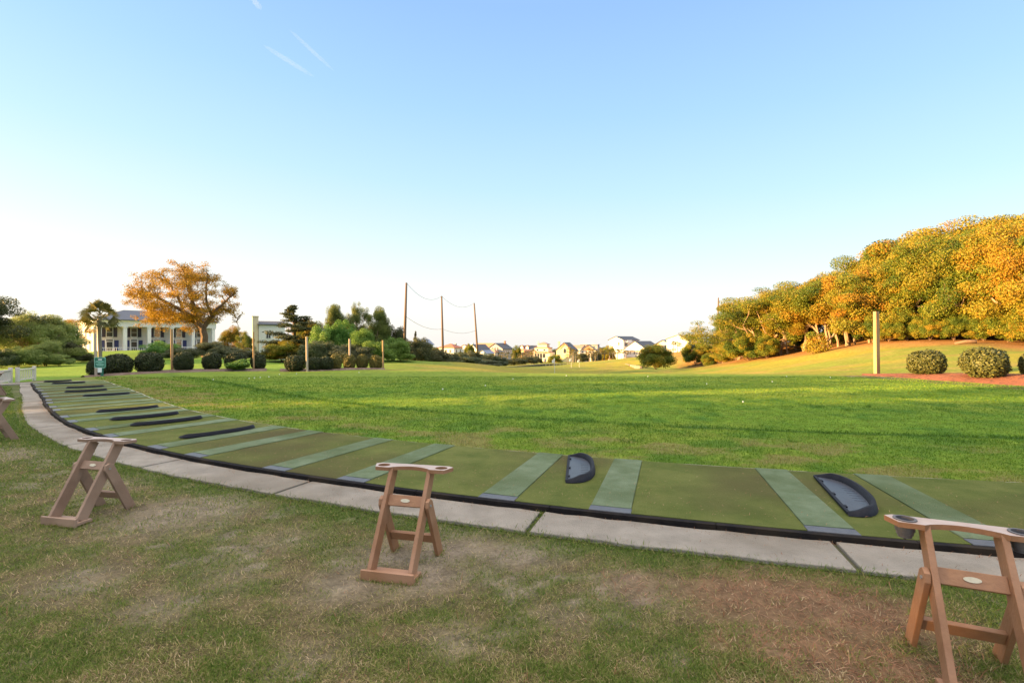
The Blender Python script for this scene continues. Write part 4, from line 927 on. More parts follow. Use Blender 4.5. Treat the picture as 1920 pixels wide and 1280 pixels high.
# the big spring oak beside the mansion: a spreading, half bare crown
K = 80 / FPX; rs = random.Random(8); mb = MB()
def q_(px, py, y=0.0): return Vector(((px - 384) * K, y, (655 - py) * K))
LIMB = [([(384, 660, 0), (384, 640, 0), (382, 622, .1), (380, 607, .1)], .62, .50), ([(380, 609, .1), (366, 592, -.3), (345, 578, -.8), (322, 566, -1.2), (298, 556, -1.6), (276, 552, -1.8)], .40, .10),
        ([(366, 592, -.3), (356, 570, .4), (352, 546, .8), (345, 522, 1.2), (334, 506, 1.4)], .27, .08), ([(352, 584, -.6), (334, 556, -.2), (312, 532, .6), (292, 517, 1.2)], .24, .08),
        ([(381, 607, .1), (392, 590, .4), (405, 574, .9), (420, 558, 1.3), (436, 545, 1.6)], .36, .08), ([(394, 588, .4), (392, 566, -.6), (396, 542, -1.4), (404, 522, -2)], .24, .07), ([(372, 598, 0), (375, 570, -1.6), (372, 540, -2.6), (366, 514, -3.2)], .25, .07),
        ([(378, 614, .1), (364, 602, .8), (340, 592, 1.6), (310, 588, 2.4), (280, 590, 2.8)], .26, .07), ([(372, 600, .1), (352, 574, 2.0), (330, 550, 3.4), (318, 530, 4)], .24, .07), ([(405, 574, .9), (422, 580, 1.2), (436, 592, 1.2), (440, 606, 1.2)], .12, .03)]
skel = []
for pts, ra, rb_ in LIMB:
    pp = [q_(*p) for p in pts]; fine = []
    for a_, b_ in zip(pp[:-1], pp[1:]):
        for t in range(4): fine.append(a_.lerp(b_, t / 4) + Vector((rs.gauss(0, .05), rs.gauss(0, .05), rs.gauss(0, .05))))
    fine.append(pp[-1]); m_ = len(fine); mb.tube(fine, [ra + (rb_ - ra) * k / (m_ - 1) for k in range(m_)], 8, cap=False)
    if ra < .6: skel += fine[3:]
c = []; r = []
def spray(T, rad):
    b0 = min(skel, key=lambda p: (p - T).length + (0 if p.z < T.z + .5 else 1.5)); md = b0.lerp(T, .5) + Vector((rs.gauss(0, .25), rs.gauss(0, .25), .25))
    mb.tube([b0, b0.lerp(md, .5), md, md.lerp(T, .5) + Vector((0, 0, .08)), T], [.075, .06, .045, .03, .015], 4, cap=False)
    for f in (.55, .8, 1): c.append(tuple(b0.lerp(T, f) + Vector((rs.gauss(0, .3), rs.gauss(0, .3), rs.gauss(0, .2))))); r.append(rad * rs.uniform(.6, 1.1))
n_ = 0
while n_ < 250:
    d_ = Vector((rs.gauss(0, 1), rs.gauss(0, 1), rs.gauss(0, 1))).normalized(); k_ = rs.uniform(.62, 1.0)
    T = q_(346, 566) + Vector((d_.x * 100 * K * k_, d_.y * 6.4 * k_, d_.z * (71 if d_.z > 0 else 34) * K * k_))
    right = T.x / K + 384 > 392
    if right and rs.random() < .08: continue
    spray(T, .80 if right else .95); n_ += 1
for k in range(24): spray(q_(rs.uniform(250, 368), rs.uniform(582, 616), rs.uniform(-1, 4)), .75)
for k in range(8): spray(q_(rs.uniform(425, 448), rs.uniform(560, 605), rs.uniform(-1, 2)), .3)
V_, F_, t_ = leaves(c, r, 64000, .175, 12, .6, .5, pw=.5)
SOAK = Proto(mb.mesh('spring_oak_trunk'), np_mesh('spring_oak_crown', V_, F_, t_), (M['barkdark'], M['lf_gold']))
v = ground(384, 80); s = (zpx(494, 80) - v.z) / SOAK.h
plant(SOAK, 'spreading_oak', v, 1.0, s, 0, 'big spreading oak with sparse orange leaves right of the white mansion', 'tree')

def cedar(seed, H=8.0, n=26000):
    rs = random.Random(seed); mb = MB(); mb.tube([(0, 0, -.2), (.1, 0, H * .5), (0, .1, H * .97)], [.24, .15, .04], 7); c = []; r = []
    for k in range(95):
        t = rs.random() ** 1.15; z = H * (.06 + .90 * t); q = (1 - t) ** .7 * H * .40 * rs.uniform(.45, 1.05); a = rs.uniform(0, 6.28)
        e_ = Vector((q * math.cos(a), q * math.sin(a), z + .1 * q)); mb.tube([(0, 0, z - .3), e_], [.05, .015], 4, cap=False)
        for f in (1, .62): c.append(tuple(Vector((0, 0, z)).lerp(e_, f))); r.append(rs.uniform(.45, .85) * (1.1 - .65 * t))
    V_, F_, t_ = leaves(c, r, n, .19, seed + 3, .5, .4, up=.5, pw=.35)
    return Proto(mb.mesh('cedar_trunk'), np_mesh('cedar_crown', V_, F_, t_), (M['barkdark'], M['lf_dark']))
CED = cedar(5); CED2 = cedar(9, 6)
def at_top(pr, name, px, pt, d, wpx, rz, label, cat='tree', group=None, leafm=None):
    v = ground(px, d); s = (zpx(pt, d) - v.z) / pr.h
    return plant(pr, name, v, wpx / FPX * d / pr.w, s, rz, label, cat, group, leafm)
at_top(CED, 'cedar', 550, 573, 56, 96, .3, 'dark broad cedar hiding the right half of the white house')
GT = 'thicket between the cedar and the net poles'
for px, pt, d, w, pr, lm, lb in [
        (530, 640, 54, 60, BIG[0], 'lf_hill', 'golden shrub at the foot of the cedar'), (585, 600, 60, 56, BIG[1], 'lf_hill', 'yellow-lit tree just right of the cedar top'), (612, 610, 54, 60, BIG[2], 'lf_vine', 'bright green vine-covered mass right of the cedar'),
        (628, 572, 62, 40, OAK[1], 'lf_mid', 'slim tree with a dark rounded top in the middle thicket'), (665, 569, 64, 50, OAK[3], 'lf_mid', 'tallest thin-crowned tree of the middle thicket'), (702, 576, 64, 50, OAK[2], 'lf_mid', 'airy grey-green tree at the right of the middle thicket'),
        (574, 606, 66, 60, OAKLOW[1], 'lf_mid', 'green tree filling in behind the right side of the cedar'), (690, 606, 68, 66, OAKLOW[0], 'lf_mid', 'dense green tree behind the grey-green airy one'), (640, 598, 68, 60, OAKLOW[2], 'lf_vine', 'dense green tree behind the vine-hung bush'), (722, 628, 64, 50, OAKLOW[1], 'lf_vine', 'green tree just left of the first net pole foot'),
        (645, 602, 55, 44, BIG[0], 'lf_vine', 'green vine-hung bush in the centre of the thicket'), (676, 618, 53, 50, BIG[1], 'lf_vine', 'rounded green bush with a yellow patch in the thicket'), (600, 640, 50, 70, BIG[2], 'lf_scrub', 'grey-green low shrub behind the second hedge group'),
        (655, 646, 50, 80, BIG[0], 'lf_scrub', 'dull dark shrub behind the pale posts'), (705, 640, 52, 60, BIG[1], 'lf_vine', 'light green shrub at the hedge end'), (738, 612, 66, 44, BIG[2], 'lf_dark', 'dark peaked tree left of the first net pole'),
        (738, 634, 56, 48, BIG[0], 'lf_vine', 'smooth light green shrub under the first net pole'), (752, 654, 56, 46, BIG[1], 'lf_vine', 'lowest light green shrub at the edge of the thicket'), (784, 634, 74, 54, BIG[2], 'lf_scrub', 'dark shrub right of the first net pole'),
        (812, 652, 78, 56, BIG[0], 'lf_scrub', 'dark low shrub between the first two net poles'), (436, 612, 76, 40, OAKLOW[0], 'lf_hill', 'small orange-lit tree left of the white house chimney'), (462, 622, 72, 34, OAKLOW[1], 'lf_hill', 'small tree with dark underside before the white house'),
        (392, 641, 64, 62, BIG[1], 'lf_scrub', 'wide grey-green bush under the spreading oak'), (420, 650, 60, 50, BIG[2], 'lf_scrub', 'dark flat bush right of the spreading oak trunk'), (300, 640, 62, 56, BIG[0], 'lf_vine', 'young light green tree before the mansion columns'),
        (335, 652, 60, 44, BIG[2], 'lf_scrub', 'leafy shrub hiding the mansion porch at its right end'), (452, 655, 56, 50, BIG[0], 'lf_scrub', 'dark shrub below the white house'), (490, 660, 60, 36, BIG[1], 'lf_scrub', 'dark shrub behind the brown post')]:
    at_top(pr, 'thicket_tree' if pt < 625 else 'thicket_shrub', px, pt, d, w, px * .37, lb, 'tree' if pt < 625 else 'shrub', GT if px > 520 else None, M[lm])
at_top(CED2, 'young_cedar', 779, 622, 80, 16, 1, 'small pointed conifer right of the first net pole')

# ---- middle distance: dark shrubs, round tree, palm rows before the houses
rs = random.Random(77)
MS = [(842, 662, 100, 40), (862, 660, 112, 36), (884, 658, 118, 40), (902, 666, 122, 34), (874, 668, 100, 60), (918, 664, 124, 34), (936, 668, 128, 30), (905, 674, 108, 60), (930, 676, 122, 40), (965, 672, 145, 40), (985, 668, 160, 34), (1002, 668, 165, 28), (830, 668, 96, 40)]
for k, (px, pt, d, w) in enumerate(MS):
    at_top(BIG[k % 3], 'hedgerow_shrub', px, pt, d, w, k, f"dark shrub of the low hedgerow before the left distant houses, {ORD[k]} of the row", 'shrub', 'dark shrubs before the left distant houses', M['lf_scrub'] if k % 3 else M['lf_dark'])
at_top(BIG[1], 'round_tree', 1230, 646, 96, 60, .6, 'big round tree with orange-lit top in front of the tall right houses', 'tree', None, M['lf_hill'])
at_top(BIG[2], 'round_tree', 1303, 640, 100, 44, 2.2, 'orange-lit round tree joining the end of the right wood', 'tree', None, M['lf_hill'])
at_top(BIG[0], 'round_bush', 1040, 665, 150, 24, 1.1, 'yellow-green bush in front of the cream three-tier house', 'shrub', None, M['lf_hill'])
at_top(BIG[0], 'round_tree', 1140, 648, 200, 26, 1.1, 'leafy green tree left of the tall white house', 'tree', None, M['lf_hill'])
at_top(BIG[2], 'round_bush', 1118, 660, 175, 18, 1.9, 'small rounded bush among the palms', 'shrub', None, M['lf_scrub'])
at_top(BIG[2], 'round_bush', 1092, 662, 170, 24, 1.5, 'dark bush between the yellow and the orange gabled houses', 'shrub', None, M['lf_scrub'])
for k, (px, pt, d, w) in enumerate([(772, 650, 330, 40), (815, 652, 340, 36), (866, 653, 345, 26), (912, 652, 350, 24), (966, 656, 350, 30), (1001, 654, 350, 26), (1041, 654, 345, 22), (1088, 656, 350, 28), (1124, 650, 330, 34), (1150, 652, 320, 36), (1238, 650, 320, 40)]):
    at_top(BIG[k % 3], 'distant_tree', px, pt, d, w, k, f"far tree showing over the distant houses, {ORD[k]} along the horizon from the net poles", 'tree', 'far trees behind the houses', M['lf_scrub'])
for k, (px, pt, d, w) in enumerate([(806, 648, 150, 24), (818, 652, 160, 20), (880, 645, 215, 18), (968, 648, 230, 16)]):
    at_top(BIG[k % 3], 'distant_tree', px, pt, d, w, k, ['orange-lit distant tree left of the second net pole', 'small distant tree behind the second net pole', 'orange-lit distant tree beside the red hip roof', 'distant tree right of the charcoal roof'][k], 'tree', None, M['lf_hill'])
PL = [(941, 661, 160), (952, 661, 165), (962, 662, 170), (975, 663, 175), (984, 662, 178), (995, 661, 180), (1000, 656, 175), (925, 664, 150), (1068, 652, 170), (1075, 655, 165), (1080, 660, 160), (1064, 664, 160), (1104, 654, 175), (1112, 655, 172), (1120, 658, 170), (1127, 653, 178), (1133, 657, 176), (1143, 655, 180), (1149, 658, 172), (1105, 664, 165),
      (1116, 668, 150), (1158, 655, 165), (1166, 655, 160), (1174, 657, 163), (1263, 663, 125), (1270, 668, 120), (1275, 660, 135)]
for k, (px, pt, d) in enumerate(PL):
    pr = PALM[1 + k % 2]; v = ground(px, d); s = max(.5, (zpx(pt, d) - v.z) / pr.h); lo = px < 1010
    plant(pr, 'palm_tree', v, s * 1.35, s * 1.06, k, ('grey-green palm in the shaded row above the bulkhead, before the left distant houses' if lo else f"small palm before the distant houses, {ORD[k - 8]} counting along the row from the yellow gabled house"), 'palm', 'palms in the shaded row' if lo else 'palms before the distant houses')

# ------------------------------------------------------------------ buildings
def gable(mbw, mbr, x0, x1, y0, y1, z, h, ov=.35, axis='y', th=.16):
    """gable ends go to mbw, roof planes to mbr; ridge runs along axis"""
    if axis == 'y':
        c = (x0 + x1) / 2
        for y in (y0, y1): mbw.add([(x0, y, z), (x1, y, z), (c, y, z + h), (x0, y + (.1 if y == y0 else -.1), z), (x1, y + (.1 if y == y0 else -.1), z), (c, y + (.1 if y == y0 else -.1), z + h)], [(0, 1, 2), (5, 4, 3), (0, 3, 4, 1), (1, 4, 5, 2), (2, 5, 3, 0)])
        k = h / (c - x0)
        for s, xe in ((-1, x0), (1, x1)):
            a = (xe + s * ov, z - ov * k); pts = [(a[0], y0 - ov, a[1]), (a[0], y1 + ov, a[1]), (c, y1 + ov, z + h), (c, y0 - ov, z + h)]
            mbr.add(pts + [(p[0], p[1], p[2] + th) for p in pts], [(0, 1, 2, 3), (7, 6, 5, 4), (0, 4, 5, 1), (1, 5, 6, 2), (2, 6, 7, 3), (3, 7, 4, 0)])
    else:
        m1 = MB(); m2 = MB(); gable(m1, m2, y0, y1, x0, x1, z, h, ov, 'y', th)
        mbw.add([(p[1], p[0], p[2]) for p in m1.v], m1.f); mbr.add([(p[1], p[0], p[2]) for p in m2.v], m2.f)
def hip(mbr, x0, x1, y0, y1, z, h, ov=.5, rl=None, th=.14):
    x0 -= ov; x1 += ov; y0 -= ov; y1 += ov; cx = (x0 + x1) / 2; cy = (y0 + y1) / 2; w = x1 - x0; dp = y1 - y0
    if rl is None: rl = abs(w - dp)
    a, b = ((cx - rl / 2, cy), (cx + rl / 2, cy)) if w >= dp else ((cx, cy - rl / 2), (cx, cy + rl / 2))
    V_ = [(x0, y0, z), (x1, y0, z), (x1, y1, z), (x0, y1, z), (x0, y0, z + th), (x1, y0, z + th), (x1, y1, z + th), (x0, y1, z + th), (a[0], a[1], z + h), (b[0], b[1], z + h)]
    Fv = [(3, 2, 1, 0), (0, 1, 5, 4), (1, 2, 6, 5), (2, 3, 7, 6), (3, 0, 4, 7)]
    Fv += [(4, 5, 9, 8), (5, 6, 9), (6, 7, 8, 9), (7, 4, 8)] if w >= dp else [(4, 5, 8), (5, 6, 9, 8), (6, 7, 9), (7, 4, 8, 9)]
    mbr.add(V_, Fv)
def window(root, face, u, z, w, h, W_, D_, frame=None, pane=None, mull=1):
    """framed window on face 'f' front, 'l' left, 'r' right of a W_ x D_ body"""
    y = -D_ / 2; Mx = {'f': Matrix.Identity(4), 'l': Matrix.Rotation(R(-90), 4, 'Z'), 'r': Matrix.Rotation(R(90), 4, 'Z')}[face]
    y = -(D_ if face == 'f' else W_) / 2
    fr = MB(); t = max(.07, w * .09)
    for s in (-1, 1): fr.box((u + s * (w / 2 + t / 2), y - .03, z), (t, .10, h + 2 * t)); fr.box((u, y - .03, z + s * (h / 2 + t / 2)), (w, .10, t))
    if mull: fr.box((u, y - .025, z), (t * .7, .05, h))
    fr.v = [tuple(Mx @ Vector(p)) for p in fr.v]; f = fr.obj('window', frame or M['white'], root)
    pn = MB().box((u, y - .006, z), (w, .03, h)); pn.v = [tuple(Mx @ Vector(p)) for p in pn.v]; pn.obj('pane', pane or M['glass'], f)
def house(px, py, d, W_, D_, H, rot, wall, roof, kind, rh, label, wins=(), chim=None, axis='y', group='distant houses beyond the range', extra=None, name='house'):
    v = ray(px, py, d); root = empty(name, v, R(rot)); tag(root, label, 'house', group)
    w = MB().box((0, 0, H / 2 - 1), (W_, D_, H + 2)); r = MB()
    if kind == 'gable': gable(w, r, -W_ / 2, W_ / 2, -D_ / 2, D_ / 2, H, rh, .45, axis)
    elif kind == 'hip': hip(r, -W_ / 2, W_ / 2, -D_ / 2, D_ / 2, H + .004, rh, .6)
    w.obj('wall', M[wall], root); ro = r.obj('roof', M[roof], root)
    if chim:
        x, y, zt, s, mt = chim; MB().box((x, y, zt - 1.6), (s, s, 3.6)).box((x, y, zt + .25), (s + .2, s + .2, .16)).obj('chimney', M[mt], ro)
    for q in wins: window(root, *q[:5], W_, D_, *(q[5:]))
    if extra: extra(root)
    return root

# ---- the columned mansion on the left
d0 = 95.0; O_ = Vector(((181 - 960) / FPX * d0, d0, 0)); zb = -1.45; ang = math.degrees(math.atan2(.77, .64))
root = empty('mansion', (O_.x, O_.y, zb), R(ang)); tag(root, 'white two-storey mansion with tall square columns and slate hip roof', 'mansion')
LW, LD, HT = 21.0, 17.0, 7.15          # front length (local x), depth (local y), eaves height
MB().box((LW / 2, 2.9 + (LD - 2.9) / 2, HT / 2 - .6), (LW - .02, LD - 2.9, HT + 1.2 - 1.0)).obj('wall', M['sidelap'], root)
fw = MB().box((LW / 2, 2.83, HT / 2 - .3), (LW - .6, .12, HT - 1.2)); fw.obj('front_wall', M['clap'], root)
MB().box((LW / 2, 1.45, .25), (LW, 2.6, 1.5)).obj('porch_floor', M['white'], root, bevel=.03)
en = MB().box((LW / 2, .40, HT - .62), (LW, .75, 1.1)).box((LW / 2, 1.75, HT - .20), (LW - .02, 1.9, .12)).box((.35, 1.8, HT - .62), (.66, 2.0, 1.08)).box((LW - .35, 1.8, HT - .62), (.66, 2.0, 1.08)).box((LW / 2, .28, HT - .02), (LW + .5, 1.0, .16)); en.obj('entablature', M['white'], root, bevel=.02)
MB().box((-.10, LD / 2 + 1.0, HT - .30), (.24, LD - 1.6, .5)).obj('eaves_board', M['white'], root)
r = MB(); hip(r, 0, LW, 0, LD, HT + .07, 2.5, .55, 9.0); rf = r.obj('roof', M['slate'], root)
for k in range(6):
    x = .50 + (LW - 1.0) * k / 5; c_ = MB().box((x, .42, (HT - 1.17 + 1.0) / 2), (.62, .62, HT - 1.17 - 1.0)); c_.box((x, .42, HT - 1.30), (.84, .84, .2)).box((x, .42, 1.10), (.84, .84, .2)); c_.obj('column', M['white'], root, bevel=.02)
def wpart(nm, x, z, w, h, mt, y=2.72, dp=.1, par=None): return MB().box((x, y, z), (w, dp, h)).obj(nm, M[mt], par or root)
for k in range(5):
    x = .5 + (LW - 1) * (k + .5) / 5
    # upper window between two dark shutters
    f = wpart('window', x, 4.85, 1.15, 1.95, 'white'); wpart('pane', x, 4.85, .95, 1.75, 'glass', 2.66, .05, f); wpart('sash', x, 4.85, .95, .06, 'white', 2.63, .04, f)
    for s in (-1, 1): wpart('shutter', x + s * .92, 4.85, .62, 1.95, 'shutter')
    # ground floor glazed door with transom, navy shutters
    f = wpart('window' if k != 2 else 'door', x, 2.25, 1.35, 2.5, 'white'); wpart('pane', x, 2.05, .95, 1.75, 'glass', 2.66, .05, f); wpart('transom', x, 3.22, 1.05, .30, 'glass', 2.66, .05, f)
    for s in (-1, 1): wpart('shutter', x + s * 1.12, 2.2, .7, 2.1, 'navy')
rl = MB().box((LW / 2, .12, 1.78), (LW - .4, .10, .10)); [rl.box((.4 + (LW - .8) * k / 60, .12, 1.38), (.06, .06, .72)) for k in range(61)]; rl.obj('porch_rail', M['white'], root)
for k in range(3):
    y = 5.2 + k * 4.2; f = MB().box((-.03, y, 4.8), (.12, 1.25, 2.0)).obj('window', M['white'], root); MB().box((-.09, y, 4.8), (.05, 1.0, 1.75)).obj('pane', M['glass'], f)
    f = MB().box((-.03, y, 1.9), (.12, 1.25, 2.0)).obj('window', M['white'], root); MB().box((-.09, y, 1.9), (.05, 1.0, 1.75)).obj('pane', M['glass'], f)

# ---- white house behind the cedar, with the broad chimney
v = ray(507, 664, 96); root = empty('house', v, R(30)); tag(root, 'white house with broad cream chimney half hidden by the cedar', 'house')
w = MB().box((0, 0, 2.0), (4.4, 8, 7.2)); r = MB(); gable(w, r, -2.2, 2.2, -4, 4, 5.6, .7, .25, 'x'); w.obj('wall', M['offwhite'], root); r.obj('roof', M['dark_roof'], root)
MB().box((-2.75, -2.6, 2.9), (1.0, 2.1, 8.4)).box((-2.75, -2.6, 7.16), (1.14, 2.25, .16)).obj('chimney', M['cream'], root)
for q in (('f', -.6, 3.6, .7, 1.0), ('f', -.6, 1.2, .8, 1.3), ('f', 1.1, 1.2, .6, 1.3)): window(root, *q, 4.4, 8)

# ---- the row of houses beyond the range
def ww(face, us, z, w, h, **k): return [(face, u, z, w, h) for u in us]
house(792, 663, 240, 7, 8, 4.6, -35, 'offwhite', 'bluegrey', 'gable', 2.4, 'small distant house with blue-grey roof left of the second net pole', ww('f', (-1.5, 1.5), 3, 1, 1.4))
house(845, 668, 260, 9.5, 9, 4.5, -25, 'offwhite', 'red_roof', 'hip', 2.3, 'white house with red hip roof just right of the second net pole', ww('f', (-2.6, 0, 2.6), 2.9, 1.1, 1.6) + ww('r', (-2, 2), 2.9, 1.1, 1.6), (2.2, 1.5, 6.6, .8, 'greyside'))
house(877, 668, 270, 6, 7, 4.8, -30, 'offwhite', 'brown_roof', 'gable', 1.6, 'small white house beside orange palms, left of the third net pole', ww('f', (-1.2, 1.2), 3.4, 1, 1.4))
house(898, 674, 235, 7.5, 8, 4.4, -42, 'offwhite', 'dark_roof', 'gable', 2.8, 'white gabled house with charcoal roof right behind the third net pole', ww('f', (-1.3, 1.3), 3.4, 1, 1.4) + ww('r', (-2, 1.5), 2.6, 1.2, 1.4), (-2.9, -1.5, 7.6, 1.0, 'white'))
house(912, 676, 220, 4.5, 5, 3.4, -38, 'offwhite', 'bluegrey', 'gable', 1.2, 'little white outbuilding below the charcoal roof house', ww('f', (0,), 2, 1, 1.4))
def big_x(root):
    w = MB(); r = MB(); w.box((-9.5, 1.5, 2.6), (11, 8, 7.0)); gable(w, r, -15, -4, -2.5, 5.5, 6.1, 2.1, .5, 'x'); w.obj('wing_wall', M['peach'], root); r.obj('wing_roof', M['orange_roof'], root)
    r = MB(); hip(r, -2.8, 2.2, -9.4, -6.0, 3.6, 1.9, .4); w = MB().box((-.3, -7.6, 1.2), (4.6, 3.0, 4.6)); w.obj('porch_wall', M['sidelap'], root); r.obj('porch_roof', M['brown_roof'], root)
house(938, 672, 265, 9, 11, 5.4, -28, 'greyside', 'dark_roof', 'gable', 2.8, 'wide house with long orange roof and grey cross gable, right of the third net pole', ww('f', (-1.6, 0, 1.6), 5.3, 1.0, 1.6) + ww('r', (-3.6, -1.2, 1.2, 3.6), 3.6, 1.4, 1.4), (1.2, 3, 9.2, .8, 'brick'), extra=big_x)
house(981, 672, 285, 8, 8, 4.4, -40, 'peach', 'orange_roof', 'hip', 1.5, 'small peach house with orange roof among the shaded palms', ww('f', (-2.4, 0, 2.4), 3.0, .9, 1.7))
def dorm(root):
    w = MB(); r = MB()
    for x in (-3.2, .4): w.box((x, -2.9, 6.6), (1.7, 2.6, 1.7)); gable(w, r, x - .85, x + .85, -4.2, -1.6, 7.46, .9, .2, 'y')
    w.obj('dormer', M['offwhite'], root); r.obj('dormer_roof', M['red_roof'], root)
house(991, 672, 310, 11, 9, 5.2, -20, 'offwhite', 'dark_roof', 'gable', 3.0, 'white house with two dormers left of the cream three-tier house', ww('f', (-3, 0, 3), 3.4, 1, 1.6), axis='x', extra=dorm)
def tiers(root):
    r = MB(); hip(r, -4.6, 3.9, -5.2, 4.0, 5.15, 1.0, .35, 3.0); r.obj('lower_roof', M['red_roof'], root)
    MB().box((-.35, -.6, 6.3), (7.4, 7.4, 2.5)).obj('second_floor', M['cream'], root)
    r = MB(); hip(r, -4.05, 3.35, -4.3, 3.1, 7.55, .75, .3, 2.2); r.obj('middle_roof', M['red_roof'], root)
    MB().box((-.3, -.3, 8.6), (4.8, 4.8, 1.5)).obj('belvedere', M['cream'], root)
    r = MB(); hip(r, -2.7, 2.1, -2.7, 2.1, 9.36, 1.35, .45, 0); r.obj('top_roof', M['brown_roof'], root)
    sc_ = MB(); fr = MB()
    for k in range(4): sc_.box((-3.4 + k * 1.5, -4.63, 3.5), (1.25, .08, 2.2)); fr.box((-4.12 + k * 1.5, -4.66, 3.5), (.18, .14, 2.5))
    fr.box((-1.1, -4.66, 4.75), (6.2, .14, .2)).box((-1.1, -4.66, 2.25), (6.2, .14, .2)); sc_.obj('porch_screen', M['glass'], root); fr.obj('porch_frame', M['white'], root)
    MB().box((-3.2, -1.0, 9.6), (.8, .8, 3.0)).obj('chimney', M['cream'], root)
    dr = MB()
    for x in (-2.6, -.4, 1.8): dr.box((x, -4.56, 1.0), (1.0, .08, 1.9))
    dr.obj('doors', M['navy'], root)
    for x in (-2.2, 1.6):
        f = MB().box((x - .35, -4.32, 6.5), (1.3, .08, 1.0)).obj('window', M['white'], root); MB().box((x - .35, -4.37, 6.5), (1.0, .05, .8)).obj('pane', M['glass'], f)
house(1021, 678.5, 262, 8.8, 9, 5.1, -22, 'cream', 'red_roof', 'none', 1, 'cream three-tier house with red roofs and screened porch', (), extra=tiers)
def ygab(root):
    w = MB(); r = MB(); w.box((1.0, -5.6, 2.2), (4.6, 2.2, 7.0)); gable(w, r, -1.3, 3.3, -6.7, -4.4, 5.7, 2.3, .3, 'y'); w.obj('bay_wall', M['yellow'], root); r.obj('bay_roof', M['orange_roof'], root)
    f = MB().poly([(.9 * math.cos(R(a)), .7 + .9 * math.sin(R(a))) for a in range(0, 181, 20)] + [(-.9, -1.2), (.9, -1.2)], [], 0, .1, Matrix.Translation((1.0, -6.70, 4.4)) @ SG).obj('arched_window', M['white'], root)
    MB().poly([(.72 * math.cos(R(a)), .7 + .72 * math.sin(R(a))) for a in range(0, 181, 20)] + [(-.72, -1.0), (.72, -1.0)], [], 0, .05, Matrix.Translation((1.0, -6.805, 4.4)) @ SG).obj('pane', M['glass'], f)
house(1063, 674, 252, 8.4, 9, 5.2, -24, 'yellow', 'dark_roof', 'gable', 3.5, 'yellow gabled house with arched window and chimney at its left', ww('f', (-3.2, -2.2), 2.2, .8, 1.2) + ww('r', (-2, 2), 3.2, 1.2, 1.6), (-4.0, -1, 9.0, .9, 'yellow'), extra=ygab)
house(1084, 672, 290, 7, 8, 6.2, -30, 'sidelap', 'brown_roof', 'gable', 1.6, 'brown-roofed house peeping out between the yellow and orange gables', ww('f', (-1.6, 1.6), 4.4, 1, 1.5), axis='x')
house(1106, 674, 300, 10.5, 8, 9.2, -18, 'greyside', 'roofdecks', 'hip', .9, 'square grey house behind the orange gable', ww('f', (-3, 0, 3), 7.8, 1.3, 1.2) + ww('r', (-2, 1), 7.6, 1.2, 1.2))
def ogab(root):
    MB().poly([(-2.9, 0), (2.9, 0), (0, 2.25)], [], 0, .08, Matrix.Translation((0, -4.58, 5.1)) @ SG).obj('gable_panel', M['orange_roof'], root)
    pk = MB(); [pk.box((x, -5.3, 1.4), (.25, .25, 4.6)) for x in (-3.6, -1.2, 1.2, 3.6)]; pk.box((0, -5.0, 3.7), (8.2, 1.2, .2)); pk.obj('porch', M['white'], root)
house(1104, 675, 250, 8, 9, 4.9, -14, 'cream', 'dark_roof', 'gable', 2.9, 'cream house with bright orange gable behind palms', ww('f', (-2.6, -.9, .9, 2.6), 4.2, .9, 1.0) + ww('f', (-2.2, 0, 2.2), 1.8, 1.0, 1.6), extra=ogab)
def tallb(root):
    b_ = MB()
    for z in (3.2, 6.0, 8.6): b_.box((4.6, -2.6, z), (1.2, 3.2, .18)); b_.box((5.15, -2.6, z + .5), (.08, 3.2, .9))
    b_.obj('balcony', M['white'], root)
    MB().box((-2.9, -4.2, .8), (3.2, 3.4, 4.4)).obj('garage', M['offwhite'], root)
house(1170, 677, 222, 8, 11, 9.6, -52, 'offwhite', 'dark_roof', 'gable', 1.5, 'tall narrow white house with dark flat-pitched roof and grey shaded side', ww('f', (1.6,), 7.9, 1.1, 1.6) + ww('f', (1.6,), 4.6, 1.1, 1.6) + ww('r', (1.5, 4), 7.6, .8, 1.3) + ww('r', (-3.6,), 7.6, 2.0, 1.6) + ww('r', (-3.6,), 4.6, 2.0, 1.6), axis='y', extra=tallb)
def wgab(root):
    b_ = MB().box((-.5, -6.2, 2.2), (8.0, 2.0, .2)).box((-.5, -7.15, 2.8), (8.0, .1, .9)); [b_.box((x, -7.0, 3.6), (.2, .2, 2.6)) for x in (-4.3, -1.8, .8, 3.4)]; b_.box((-.5, -6.2, 4.9), (8.0, 2.0, .25)); b_.obj('porch', M['offwhite'], root)
    MB().poly([(-6.2, 0), (-3.6, 0), (-3.6, 2.4)], [], -1.0, 0, Matrix.Translation((0, -7.3, -.8)) @ SG).obj('stair', M['white'], root)
house(1205, 678, 205, 8.6, 12, 5.9, -46, 'offwhite', 'dark_roof', 'gable', 2.6, 'white gabled house with blue-grey roof behind the big round tree', ww('f', (-2.4, 0, 2.4), 3.6, 1.0, 1.4), axis='y', extra=wgab)
house(1246, 676, 235, 8, 8, 7.6, -30, 'cream', 'dark_roof', 'gable', 2.2, 'house with small dark gabled roof between the two tall white houses', ww('f', (-1.6, 1.6), 6.6, 1.0, 1.4) + ww('r', (-1.6, 1.6), 6.4, 1.0, 1.4))
def tallr(root):
    MB().box((2.2, -6.0, .7), (4.0, 1.6, 4.0)).obj('porch', M['brick'], root); MB().box((5.2, -2.5, .9), (.3, 3.4, 2.6)).obj('garage_door', M['glass'], root)
house(1284, 682, 190, 9, 11, 9.6, -48, 'offwhite', 'brown_roof', 'gable', 1.4, 'tall cream house with brown roof at the foot of the right wood', ww('f', (-2, -.9), 8.0, .7, 1.2) + ww('f', (-2, -.9), 5.6, .7, 1.2) + ww('f', (-2.6, -.9, .9), 2.9, .8, 1.4) + ww('r', (-2, 2), 7.6, 1, 1.4), extra=tallr)
